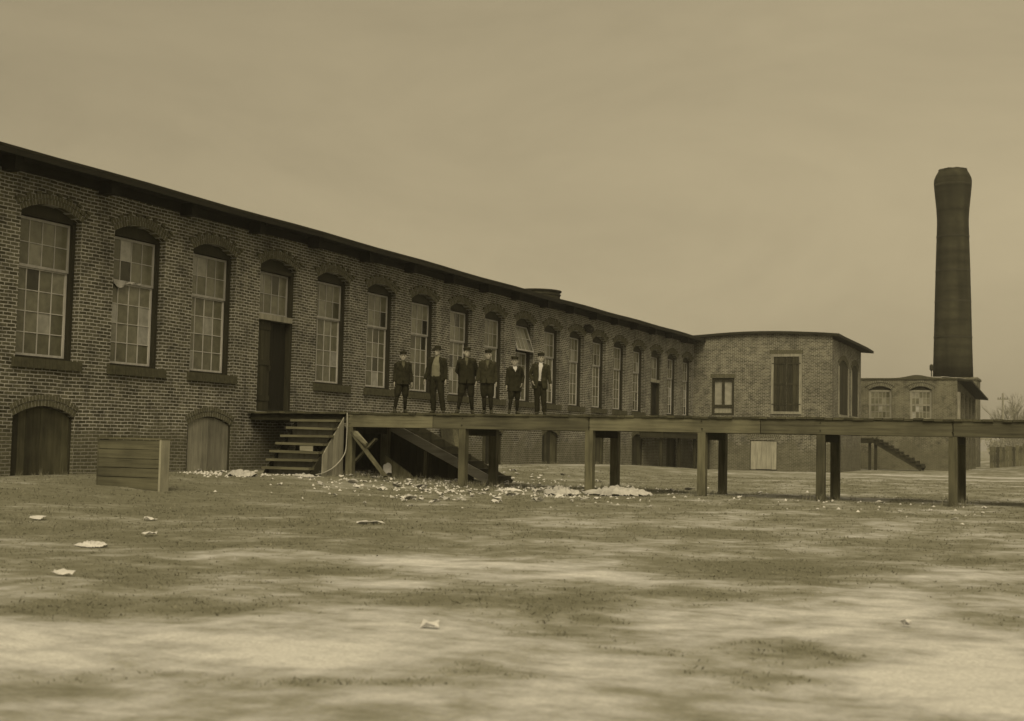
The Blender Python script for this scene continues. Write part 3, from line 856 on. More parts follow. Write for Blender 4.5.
# ------------------------------------------------------------------ boiler house behind
YB = 86.0; XBR = 12.43
bh = empty('boiler_house', (0, 0, 0))
tag(bh, 'low brick boiler house with two arched windows at the foot of the tall chimney', 'building')
PB = lambda s, z, d: (s, YB + d, z)
PBs = lambda s, z, d: (XBR - d, s, z)
mb = MB()
wins = [(7.73, 1.42), (10.24, 1.34)]
wall_open(mb, PB, 3.0, XBR, -.8, 5.62, [(c_, [(w_, 3.05, 4.95, .24)]) for c_, w_ in wins], .25)
sidew = [(88.2 + 3.0 * k, [(1.5, 2.7, 4.55, .2)]) for k in range(4)]
sidew[1] = (91.2, [(1.5, 0.05, 2.3, .0), (1.5, 2.7, 4.55, .2)])
wall_open(mb, PBs, YB, 101.0, -.8, 5.0, sidew, .25)
for yy0, yy1 in ((YB, 101.0),):
    for i in range(10):
        a = yy0 + (yy1 - yy0) * i / 10; b_ = yy0 + (yy1 - yy0) * (i + 1) / 10
        mb.face([(XBR, a, 5.0), (XBR, b_, 5.0), (XBR, b_, 5.57 - .04 * (b_ - YB)), (XBR, a, 5.57 - .04 * (a - YB))])
mb.face([(3, 101, -.8), (3, 101, 5.0), (XBR, 101, 5.0), (XBR, 101, -.8)])
mb.face([(3, 101, -.8), (3, YB, -.8), (3, YB, 5.6), (3, 101, 5.0)])
mb.build('wall', M['brick_far'], bh)
mb = MB()     # parapet cap with the low hump
px_ = [3.0 + (XBR - 3.0) * i / 40 for i in range(41)]
hump = lambda x: 5.62 + .20 * math.exp(-((x - 10.0) / .75) ** 2)
for i in range(40):
    x0, x1 = px_[i], px_[i + 1]
    pts = [(x, y, z) for x in (x0, x1) for (y, z) in ((YB - .07, hump(x) - .0 - (hump(x) - 5.62) * 1.0 + .002), (YB - .07, hump(x) + .10), (YB + .3, hump(x) + .10), (YB + .3, 5.622))]
    mb.faces(pts, [(0, 1, 2, 3), (7, 6, 5, 4), (0, 4, 5, 1), (1, 5, 6, 2), (2, 6, 7, 3), (3, 7, 4, 0)])
mb.build('parapet', M['sill'], bh)
mb = MB()     # sloping roof with side overhang
vv = []
for lv in (0, .12):
    for y in (YB + .3, 101.4):
        for x in (2.9, XBR - .3, XBR + .85):
            vv.append((x, y, 5.62 - .042 * (y - YB) - (.10 if x > XBR else 0) + lv))
mb.faces(vv, [(0, 3, 4, 1), (1, 4, 5, 2), (6, 7, 10, 9), (7, 8, 11, 10), (0, 1, 7, 6), (1, 2, 8, 7), (3, 9, 10, 4), (4, 10, 11, 5), (2, 5, 11, 8), (0, 6, 9, 3)])
rb = mb.build('roof', M['roof'], bh)
mb = MB()     # pale loose sheets of tin lying on the roof edge
for k in range(4):
    mb.box((10.9 + .45 * k, YB + .9 + .25 * k, 5.80 + .05 * random.random()), (.9, .8, .03), Matrix.Rotation(R(random.uniform(-8, 8)), 3, 'Y') @ Matrix.Rotation(R(random.uniform(-20, 20)), 3, 'Z'))
mb.build('tin_sheet', M['tin'], rb)
for c_, w_ in wins:
    P0 = lambda s, z, d: (s, d, z)
    mb = MB(); rect_frame(mb, P0, -w_ / 2 + .003, w_ / 2 - .003, 3.053, 4.95, .07, .08, .2)
    wv = mb.build('window', M['sash_far'], bh, (c_, YB, 0))
    sash_mb(P0, -w_ / 2 + .075, w_ / 2 - .075, 3.125, 4.0, 5, 2, .12, stile=.06, munt=.035).build('lower_sash', [M['sash_far'], M['glass']], wv)
    sash_mb(P0, -w_ / 2 + .075, w_ / 2 - .075, 4.01, 4.88, 5, 2, .11, stile=.06, munt=.035).build('upper_sash', [M['sash_far'], M['glass']], wv)
    arch_panel_mb(P0, 0, w_ - .006, 4.95, 4.95, .235, .10, .15).build('arch_panel', M['darkframe'], wv)
    mb = MB(); ring(mb, P0, 0, w_, 4.95, .24, .22, .01, .04); ring(mb, P0, 0, w_ + .1, 4.95, .24, .12, .25, .07); mb.build('arch', [M['voussoir'], M['mortar']], wv)
    mb = MB(); wedge_box(mb, P0, -w_ / 2 - .1, w_ / 2 + .1, 2.88, 3.045, -.07, .1); mb.build('sill', M['sill'], wv)
for sc, ops in sidew:
    mb = MB(); P0 = lambda s, z, d: (-d, s, z)
    rect_frame(mb, P0, -.747, .747, 2.703, 4.55, .08, .06, .2, 0, 3.6)
    wv = mb.build('side_window', M['sash_far'], bh, (XBR, sc, 0))
    mb = MB(); mb.face([P0(-.7, 2.75, .16), P0(.7, 2.75, .16), P0(.7, 4.72, .16), P0(-.7, 4.72, .16)]); mb.build('pane', M['void'], wv)
    if len(ops) == 2:
        mb = MB(); wedge_box(mb, P0, -.74, .74, .06, 2.29, .15, .2); mb.build('side_door', M['void'], bh, (XBR, sc, 0))
    mb = MB(); ring(mb, P0, 0, 1.5, 4.55, .2, .2, .01, .04); mb.build('arch', [M['voussoir'], M['mortar']], wv)
# pilasters on the side wall
for k in range(5):
    mb = MB(); mb.bx(XBR + .003, XBR + .16, 86.35 + 3 * k - .2, 86.35 + 3 * k + .3, -.5, 4.85); mb.build('pilaster', M['pale_door'] if k == 0 else M['brick_far'], bh)
mb = MB(); mb.tube([(0, 0, 0), (0, 0, .95)], .035, 8)
st = mb.build('vent_pipe', M['iron'], None, (10.45, 90.2, 5.50)); tag(st, 'thin iron vent pipe with a round cap on the boiler house roof', 'pipe')
mb = MB(); mb.tube([(0, 0, 0), (0, 0, .45)], .14, 8); mb.build('flange', M['iron'], st)
mb = MB(); mb.tube([(0, 0, .92), (0, 0, 1.0), (0, 0, 1.28), (0, 0, 1.36)], [.06, .12, .12, .05], 10); mb.build('cap', M['iron'], st)

# chimney stack
ch = empty('chimney_stack', (10.04, 110.0, 0))
tag(ch, 'tall dark round brick chimney with a flared top behind the boiler house', 'chimney')
mb = MB(); mb.smooth = True
NS = 40
cr = lambda r, z: [(r * math.cos(2 * math.pi * j / NS), r * math.sin(2 * math.pi * j / NS), z) for j in range(NS)]
prof = [(1.56, 6.9), (1.50, 9.0), (1.44, 11.5), (1.385, 14), (1.32, 16.5), (1.26, 18.5), (1.235, 19.4), (1.235, 19.9), (1.28, 20.7), (1.37, 21.6), (1.455, 22.5), (1.47, 22.75)]
mb.loft([cr(r, z) for r, z in prof])
mb.build('shaft', M['brick_stack'], ch)
mb = MB()
rg2 = [(1.47, 22.752), (1.475, 23.0), (1.43, 23.25), (1.30, 23.55), (1.10, 23.9), (.95, 23.92)]
mb.loft([cr(r, z) for r, z in rg2])
for j in range(22):
    a = 2 * math.pi * j / 22; mb.box((1.0 * math.cos(a), 1.0 * math.sin(a), 23.93), (.2, .27, .05 + .06 * random.random()), Matrix.Rotation(a, 3, 'Z'), .03)
co_ = mb.build('crown', M['brick_stack'], ch)
mb = MB()
for z in (10.2, 13.1, 15.6, 18.4):
    r = 1.585 - .0255 * (z - 6.9); mb.loft([cr(r, z), cr(r - .002, z + .10)])
mb.build('iron_band', M['iron'], ch)
mb = MB(); mb.bx(-1.9, 1.95, -1.9, 1.9, -1.0, 6.75); mb.bx(-1.98, 2.03, -1.98, 1.98, 6.753, 6.93); mb.build('pedestal', M['brick_far'], ch)

# ------------------------------------------------------------------ loading platform
dk = empty('loading_platform', (0, 0, 0))
tag(dk, 'long raised timber loading platform on square posts running out from the mill door', 'platform')
DY0, DY1, DZ, XE = 28.0, 29.95, 1.847, 27.0
mb = MB(); x = .015
while x < XE:
    w = random.uniform(.17, .23); mb.tone = random.random()
    mb.box((x + w / 2, (DY0 + DY1) / 2 + random.uniform(-.012, .012), DZ - .024 + random.uniform(-.005, .005)), (w - .008, DY1 - DY0 + .08 + random.uniform(-.03, .03), .046), Matrix.Rotation(random.uniform(-.006, .006), 3, 'X'))
    x += w
mb.build('decking', M['plank'], dk)
joints = [2.95, 5.4, 9.43, 13.4, 17.38, 20.2, 23.5, XE]
for yb in (DY0, DY1 - .14):
    for a, b_ in zip(joints[:-1], joints[1:]):
        mb = MB(); mb.tone = random.random()
        mb.bx(a + .008, b_ - .008, yb, yb + .14, DZ - .36 + random.uniform(-.008, .008), DZ - .052, .007)
        mb.build('edge_beam', M['deckwood'], dk)
for yy in (DY0 + .08, DY1 - .2):
    mb = MB(); mb.tone = .2; mb.bx(.03, 2.94, yy, yy + .12, DZ - .22, DZ - .054); mb.build('landing_joist', M['darkwood'], dk)
for yy in (28.62, 29.2):
    mb = MB(); mb.tone = random.random(); mb.bx(.05, XE - .1, yy, yy + .1, DZ - .26, DZ - .056); mb.build('joist', M['darkwood'], dk)
PXS = [3.06, 6.19, 9.43, 12.09, 14.69, 17.38, 20.3, 23.4]
for k, xp in enumerate(PXS):
    for yy, mt in ((DY0 + .003, 'post'), (DY1 - .19, 'post')):
        g = ground_z(xp, yy)
        mb = MB(); mb.tone = random.random()
        w = .185 + random.uniform(-.012, .014)
        mb.bx(xp - w / 2, xp + w / 2, yy, yy + .187, g - .25, DZ - .363, .007)
        po = mb.build('post', M[mt], dk)
        if yy < 29:
            for dz in (.07, .24):
                bb = MB(); bb.tube([(xp + random.uniform(-.02, .02), yy - .022, DZ - .35 + dz), (xp, yy + .004, DZ - .35 + dz)], .016, 6); bb.build('bolt', M['iron'], po)
    mb = MB(); mb.tone = random.random()
    mb.bx(xp - .085, xp + .085, DY0 + .195, DY1 - .195, DZ - .52, DZ - .262)
    mb.build('cross_beam', M['darkwood'], dk)
# braces near the landing
mb = MB(); mb.tone = .7; mb.beam((3.17, 27.93, 1.36), (4.16, 27.93, .28), .055, .15, (0, 1, 0)); mb.build('brace', M['post'], dk)
mb = MB(); mb.tone = .4; mb.beam((2.80, 28.25, .32), (3.70, 28.25, 1.20), .05, .12, (0, 1, 0)); mb.build('brace', M['post'], dk)
mb = MB(); mb.tone = .6; mb.bx(2.86, 2.97, DY1 + .0, DY1 + .11, .1, DZ - .25); mb.build('post', M['post'], dk)

# stairs up to the landing from this side
XS0, XS1 = 1.58, 2.92
s1 = empty('wooden_staircase', (2.25, 26.4, 0.28))
tag(s1, 'open wooden stairs with worn treads rising to the platform beside the mill door', 'staircase')
def sp_(mbx, name, mat, root):
    o = mbx.build(name, mat); o.parent = root; o.matrix_parent_inverse = Matrix.Translation(-root.location); return o
NR = 8; rise = (DZ - .28) / NR; run = (28.0 - 26.42) / NR
for k in range(NR):
    z = .28 + rise * (k + 1) - .01; y = 26.42 + run * k
    if k == NR - 1: continue
    mb = MB(); mb.tone = random.uniform(.55, 1.0)
    mb.box(((XS0 + XS1) / 2 + random.uniform(-.02, .02), y + run / 2, z - .02), (XS1 - XS0 + .04 + random.uniform(-.05, .03), run + .05, .058), Matrix.Rotation(random.uniform(-.012, .012), 3, 'Y'))
    sp_(mb, 'tread', wood_material('worn_tread', .095, grain=(1.2, 12, 12)) if 'tread' not in M else M['tread'], s1)
    if k == 0: M['tread'] = bpy.data.materials['worn_tread']
for xx in (XS0, XS1 - .05):
    mb = MB(); mb.tone = .3; mb.beam((xx + .025, 26.42, .10), (xx + .025, 27.95, 1.56), .05, .24); sp_(mb, 'stringer', M['darkwood'], s1)  # dark colour paints shade onto both stringers
mb = MB()
for k in range(4):
    y0 = 26.98 + .24 * k; mb.tone = (.9, .3, .8, .5)[k]; y1 = y0 + .225
    za, zb_ = [.28 + (y - 26.42) * rise / run - .06 for y in (y0, y1)]
    pts = [(x, y, z) for x in (XS1 + .003, XS1 + .028) for (y, z) in ((y0, .2), (y1, .2), (y1, zb_), (y0, za))]
    mb.faces(pts, [(0, 1, 2, 3), (7, 6, 5, 4), (0, 4, 5, 1), (1, 5, 6, 2), (2, 6, 7, 3), (3, 7, 4, 0)])
sp_(mb, 'side_board', M['pale_door'], s1)
for k in (0, 1, 2, 4, 5, 6):
    mb = MB(); mb.tone = random.random(); mb.bx(XS0 + .06, XS1 - .06, 26.47 + run * k + .16, 26.47 + run * k + .18, .28 + rise * k, .28 + rise * (k + 1) - .06)
    sp_(mb, 'riser', M['pale_door'], s1)  # pale colour paints in light that the treads and deck shut out

# stairs down on the far side, dark boards below stand in for shade
s2 = empty('rear_staircase', (4.4, 30.8, 0.2))
tag(s2, 'wooden stairs behind the platform with a long sloping stringer and dark boards painted as shade', 'staircase')
xA, xB, yn, yf = 2.75, 5.95, 30.08, 31.5
zt = lambda x: 1.68 + (.20 - 1.68) * (x - xA) / (xB - xA)
mb = MB(); mb.tone = .75; mb.beam((xA, yn + .03, zt(xA)), (xB, yn + .03, zt(xB)), .06, .23); sp_(mb, 'stringer', M['lit_beam'], s2)
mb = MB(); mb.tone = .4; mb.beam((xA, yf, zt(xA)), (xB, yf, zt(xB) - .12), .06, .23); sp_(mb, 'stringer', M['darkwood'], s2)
nst = 8
for k in range(nst):
    x = xA + (xB - xA) * (k + .6) / nst
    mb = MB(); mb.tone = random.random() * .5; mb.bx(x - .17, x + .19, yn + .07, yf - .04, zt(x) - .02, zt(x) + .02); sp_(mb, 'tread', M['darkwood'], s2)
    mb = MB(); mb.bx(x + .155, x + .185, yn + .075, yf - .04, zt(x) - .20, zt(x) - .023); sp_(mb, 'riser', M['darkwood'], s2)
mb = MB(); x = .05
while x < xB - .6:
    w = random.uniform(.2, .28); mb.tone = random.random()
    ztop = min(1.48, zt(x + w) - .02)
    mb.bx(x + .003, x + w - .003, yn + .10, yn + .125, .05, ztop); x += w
sp_(mb, 'shade_board', M['darkwood'], s2)  # dark boards added as the shade under stairs and landing
mb = MB(); mb.tone = .8; mb.bx(4.07, 4.17, yn + .01, yn + .11, .02, zt(4.17) - .12); sp_(mb, 'prop', M['post'], s2)

# small platform in front of the far door
fp = empty('far_platform', (1.0, 65.5, 0))
tag(fp, 'small timber platform under the far mill door close to the brick wing', 'platform')
def fpp(mbx, name, mat): return sp_(mbx, name, mat, fp)
mb = MB(); y = 60.2
while y < 69.2:
    mb.tone = random.random(); mb.bx(.02, 1.25, y, y + .22, 1.76, 1.81); y += .23
fpp(mb, 'decking', M['plank'])
mb = MB(); mb.bx(1.1, 1.22, 60.2, 69.2, 1.50, 1.757); mb.bx(.05, 1.1, 60.22, 60.34, 1.50, 1.757); fpp(mb, 'edge_beam', M['darkwood'])
for yy in (60.4, 63.4, 66.3, 68.9):
    mb = MB(); mb.bx(.98, 1.095, yy, yy + .2, -.5, 1.757); fpp(mb, 'post', M['darkwood'])
# stairs against the boiler house
bs = empty('plain_staircase', (9.0, 82.5, 0))
tag(bs, 'dark open wooden stairs descending in front of the far boiler house wall', 'staircase')
for yy in (82.0, 83.6):
    mb = MB(); mb.beam((7.75, yy, 1.75), (10.75, yy, .0), .07, .30); sp_(mb, 'stringer', M['darkwood'], bs)
for k in range(9):
    x = 7.95 + 2.8 * (k + .5) / 9; mb = MB(); mb.bx(x - .19, x + .17, 81.90, 83.66, 1.90 - (x - 7.75) * .583, 1.96 - (x - 7.75) * .583); mb.bx(x + .12, x + .168, 81.905, 83.655, 1.72 - (x - 7.75) * .583, 1.898 - (x - 7.75) * .583); sp_(mb, 'tread', M['darkwood'], bs)
mb = MB(); mb.bx(6.3, 7.8, 81.97, 83.63, 1.76, 1.81); mb.bx(6.3, 7.8, 82.0, 82.1, 1.5, 1.757); sp_(mb, 'landing', M['darkwood'], bs)
for xx in (7.65, 8.0):
    mb = MB(); mb.bx(xx - .08, xx + .08, 82.12, 82.28, -.6, 1.55); sp_(mb, 'post', M['darkwood'], bs)
# plank fence to the right
fe = empty('plank_fence', (14, 100, 0)); tag(fe, 'upright plank fence running right from the boiler house', 'fence')
mb = MB(); x = 13.4
while x < 19:
    w = random.uniform(.18, .26); mb.tone = random.random(); g = ground_z(x, 101)
    mb.bx(x, x + w - .015, 101, 101.03, g - .1, g + 1.5 + random.uniform(-.08, .08)); x += w
sp_(mb, 'plank', M['post'], fe)
mb = MB()
for z in (.45, 1.2): mb.beam((13.4, 101.06, ground_z(13.4, 101) + z), (19, 101.06, ground_z(19, 101) + z), .05, .1)
sp_(mb, 'rail', M['darkwood'], fe)
# utility pole
g = ground_z(13.7, 118)
mb = MB(); mb.tube([(0, 0, -.5), (0, 0, 3), (.02, 0, 6.1)], [.11, .10, .08], 8)
up = mb.build('utility_pole', M['bark'], None, (13.35, 118.0, g)); tag(up, 'slim wooden pole with one crossarm at the right edge behind the fence', 'pole')
mb = MB(); mb.bx(-.42, .42, -.05, .05, 5.55, 5.66); ca2 = mb.build('crossarm', M['bark'], up)
for xx in (-.36, -.18, .18, .36):
    mb = MB(); mb.tube([(xx, 0, 5.66), (xx, 0, 5.76)], .035, 6); mb.build('insulator', M['iron'], ca2)

# ------------------------------------------------------------------ bare trees and brush at the right
def tree(x, y, h, label, seed, spread=.5, twig=True, group=None):
    rnd = random.Random(seed)
    root = empty('bare_tree', (x, y, ground_z(x, y))); tag(root, label, 'tree', group)
    tr = MB(); tr.smooth = True; cr_ = MB()
    def branch(p, d, L_, r, lv):
        pts = [p]; q = p.copy(); dd = d.copy()
        for i in range(4):
            dd = (dd + Vector((rnd.uniform(-.2, .2), rnd.uniform(-.2, .2), rnd.uniform(-.02, .14)))).normalized()
            q = q + dd * (L_ / 4); pts.append(q.copy())
        tgt = tr if lv == 0 else cr_
        tgt.tube(pts, [max(.006, r * (1 - .16 * i)) for i in range(5)], 6 if lv < 2 else 4)
        if lv < 4:
            for k in range(5 if lv < 3 else 4):
                t = rnd.uniform(.35, 1.0); i = min(3, int(t * 4)); bpnt = pts[i].lerp(pts[i + 1], t * 4 - i)
                nd = (dd + Vector((rnd.uniform(-1, 1), rnd.uniform(-1, 1), rnd.uniform(-.15, .7))) * (spread + .25)).normalized()
                branch(bpnt, nd, L_ * rnd.uniform(.5, .72), r * .5, lv + 1)
    branch(Vector((0, 0, -.2)), Vector((rnd.uniform(-.1, .1), 0, 1)), h * .42, h * .022, 0)
    tr.build('trunk', M['bark'], root); cr_.build('crown', M['bark'], root)
    return root
trees = [(13.9, 132, 8.2, 'taller bare tree rising just left of the pole'), (14.6, 140, 7.0, 'hazy bare tree behind the utility pole'),
         (16.5, 136, 8.5, 'bare tree at the far right edge beyond the fence'), (12.4, 150, 8.0, 'low bare tree showing just over the boiler house eave')]
for k, (x, y, h, lb) in enumerate(trees): tree(x, y, h, lb, 31 + k)
bm_ = plain_material('hazed_brush', .19, var=.4, scale=2, bump=0)  # brush colour raised to stand in for haze
for k, (x, y, h, w_, lb) in enumerate([(13.6, 114, 3.4, 1.6, 'thick leafless bush against the end of the boiler house'), (15.6, 117, 3.6, 1.9, 'broad bush behind the fence at the right edge'), (14.6, 126, 4.4, 2.2, 'tall scrubby bush under the bare trees')]):
    rnd = random.Random(70 + k)
    root = empty('winter_bush', (x, y, ground_z(x, y))); tag(root, lb, 'bush')
    st_ = MB(); fo = MB()
    for j in range(42):
        a = rnd.uniform(0, 6.28); rr_ = w_ * math.sqrt(rnd.random())
        tip = Vector((rr_ * math.cos(a), rr_ * math.sin(a), h * rnd.uniform(.6, 1.0) * (1 - .35 * (rr_ / w_) ** 2)))
        base = Vector((tip.x * .25, tip.y * .25, -.1)); mid = base.lerp(tip, .5) + Vector((rnd.uniform(-.2, .2), rnd.uniform(-.2, .2), .2))
        st_.tube([base, mid, tip], [.03, .02, .008], 4)
        for q in range(34):
            t = rnd.uniform(.25, 1); c_ = mid.lerp(tip, max(0, t * 2 - 1)) if t > .5 else base.lerp(mid, t * 2)
            c_ = c_ + Vector((rnd.gauss(0, .16), rnd.gauss(0, .16), rnd.gauss(0, .13)))
            n_ = Vector((rnd.gauss(0, 1), rnd.gauss(0, 1), rnd.gauss(0, 1))).normalized(); a1 = n_.orthogonal().normalized() * rnd.uniform(.03, .07); a2 = n_.cross(a1)
            fo.face([c_ + a1, c_ + a2 * .6, c_ - a1, c_ - a2 * .6])
    st_.build('stem', M['bark'], root); fo.build('twigs', bm_, root)
# far wood on the horizon
mb = MB(); rnd = random.Random(9)
for k in range(5200):
    a = rnd.uniform(-.55, .75)
    d = rnd.uniform(330, 420)
    x = CX + d * math.sin(a - .1); y = d * math.cos(a - .1)
    hh = 7 + 3.5 * noise.noise((x * .02, 3, 1)) + 1.5 * noise.noise((x * .11, 7, 1))
    z = hh * rnd.random() ** .7
    n_ = Vector((rnd.gauss(0, 1), rnd.gauss(0, 1), rnd.gauss(0, .6))).normalized(); a1 = n_.orthogonal().normalized() * rnd.uniform(.5, 1.3); a2 = n_.cross(a1) * rnd.uniform(.5, 1)
    c_ = Vector((x, y, z)); mb.face([c_ + a1, c_ + a2, c_ - a1, c_ - a2])
tag(mb.build('far_wood', bm_), 'low line of far woods along the horizon', 'woods', kind='stuff')

# ------------------------------------------------------------------ things lying about
def G(x, y): return ground_z(x, y)
# big wooden box against the mill
bxo = empty('wooden_bin', (3.72, 19.25, G(3.7, 19.3))); tag(bxo, 'big weathered wooden box standing on the ground by the left basement doors', 'box')
mb = MB()
for k in range(5):
    z0 = .02 + .17 * k; mb.tone = random.uniform(.42, .55); mb.bx(-.72, .68, -.14, -.11, (z0 + .006) if k else -.10, z0 + .167, .003)
mb.build('front', M['deckwood'], bxo)
mb = MB(); mb.tone = 1.0; mb.bx(.683, .725, -.145, .10, -.10, .885); mb.build('end_panel', wood_material('fresh_board', .2, grain=(10, 10, 1.2)), bxo)
mb = MB(); mb.tone = .3; mb.bx(-.76, -.723, -.14, .13, -.10, .88); mb.bx(-.72, .68, .09, .12, .02, .87); mb.build('back', M['deckwood'], bxo)
mb = MB(); mb.tone = .6; mb.bx(-.765, .73, -.15, .135, .888, .915); mb.build('lid', M['deckwood'], bxo)

def crumple(name, loc, sx, sy, h, mat, seed, n=34, fine=1.0):
    rnd = random.Random(seed); mb = MB(); mb.smooth = False
    vs = []
    for j in range(n + 1):
        for i in range(n + 1):
            u, v = i / n * 2 - 1, j / n * 2 - 1
            r = math.hypot(u, v) * (1 + .45 * noise.noise((u * 1.7 + seed, v * 1.7, 2.)))
            edge = max(0, 1 - r ** 2) ** .7
            rid = (1 - abs(2 * noise.noise((u * 2.1 + seed, v * 2.1, seed * .7)))) * .55 + (1 - abs(2 * noise.noise((u * 4.6 + seed, v * 4.6, 3)))) * .32 * fine + .25 * fine * noise.noise((u * 9 + seed, v * 9, 1))
            zz = h * edge * max(.04, rid)
            x = u * sx * (1 + .3 * noise.noise((u * 2.3, v * 2.3, seed + 5.))) + .12 * sx * noise.noise((u * 5, v * 5, seed + 1.)); y = v * sy * (1 + .3 * noise.noise((u * 2.3, v * 2.3, seed + 9.)))
            gz = ground_z(loc[0] + x, loc[1] + y) - ground_z(loc[0], loc[1])
            vs.append((x, y, zz + gz + .006))
    def keep(i, j):
        u, v = (i + .5) / n * 2 - 1, (j + .5) / n * 2 - 1
        return math.hypot(u, v) * (1 + .45 * noise.noise((u * 1.7 + seed, v * 1.7, 2.))) < .98
    fs = [(j * (n + 1) + i, j * (n + 1) + i + 1, (j + 1) * (n + 1) + i + 1, (j + 1) * (n + 1) + i) for j in range(n) for i in range(n) if keep(i, j)]
    mb.faces(vs, fs)
    o = mb.build(name, mat, None, (loc[0], loc[1], G(*loc)))
    md = o.modifiers.new('solid', 'SOLIDIFY'); md.thickness = .006; md.offset = 1
    return o
tag(crumple('cloth_heap', (10.35, 27.45), .76, .42, .27, M['cloth'], 3), 'pale crumpled cloth heap at the foot of the third pair of posts', 'cloth')
tag(crumple('cloth_heap', (9.3, 26.7), .38, .28, .24, M['cloth'], 8), 'small pale rag left of the big cloth heap', 'cloth')
tag(crumple('sack', (2.3, 24.6), .36, .30, .26, M['cloth'], 5, fine=.25), 'pale slumped sack on the ground at the foot of the stairs', 'sack')
tag(crumple('rag', (9.98, 11.15), .16, .13, .07, M['paper'], 6), 'crumpled white paper lying in the left foreground of the yard', 'paper')
tag(crumple('rag', (2.95, 26.2), .26, .2, .1, M['cloth'], 12), 'pale rag under the end of the hanging rope', 'rag')
tag(crumple('rag', (7.95, 26.9), .30, .16, .08, M['paper'], 15), 'white paper in front of the first tall post pair', 'paper')

def scrap_mesh(seed, sx, sy, curl):
    rnd = random.Random(seed); mb = MB(); n = 3
    vs = [((i / n - .5) * sx + rnd.uniform(-.18, .18) * sx / n * 1.4, (j / n - .5) * sy + rnd.uniform(-.18, .18) * sy / n * 1.4, .004 + curl * rnd.random()) for j in range(n + 1) for i in range(n + 1)]
    fs = [(j * (n + 1) + i, j * (n + 1) + i + 1, (j + 1) * (n + 1) + i + 1, (j + 1) * (n + 1) + i) for j in range(n) for i in range(n)]
    k = len(vs); vs2 = vs + [(x, y, z + .004) for x, y, z in vs]
    f2 = [tuple(reversed(f)) for f in fs] + [tuple(a + k for a in f) for f in fs]
    rim = [0, 1, 2, 3, 7, 11, 15, 14, 13, 12, 8, 4]
    for a, b_ in zip(rim, rim[1:] + rim[:1]): f2.append((a, b_, b_ + k, a + k))
    mb.faces(vs2, f2); return mb
protos = []
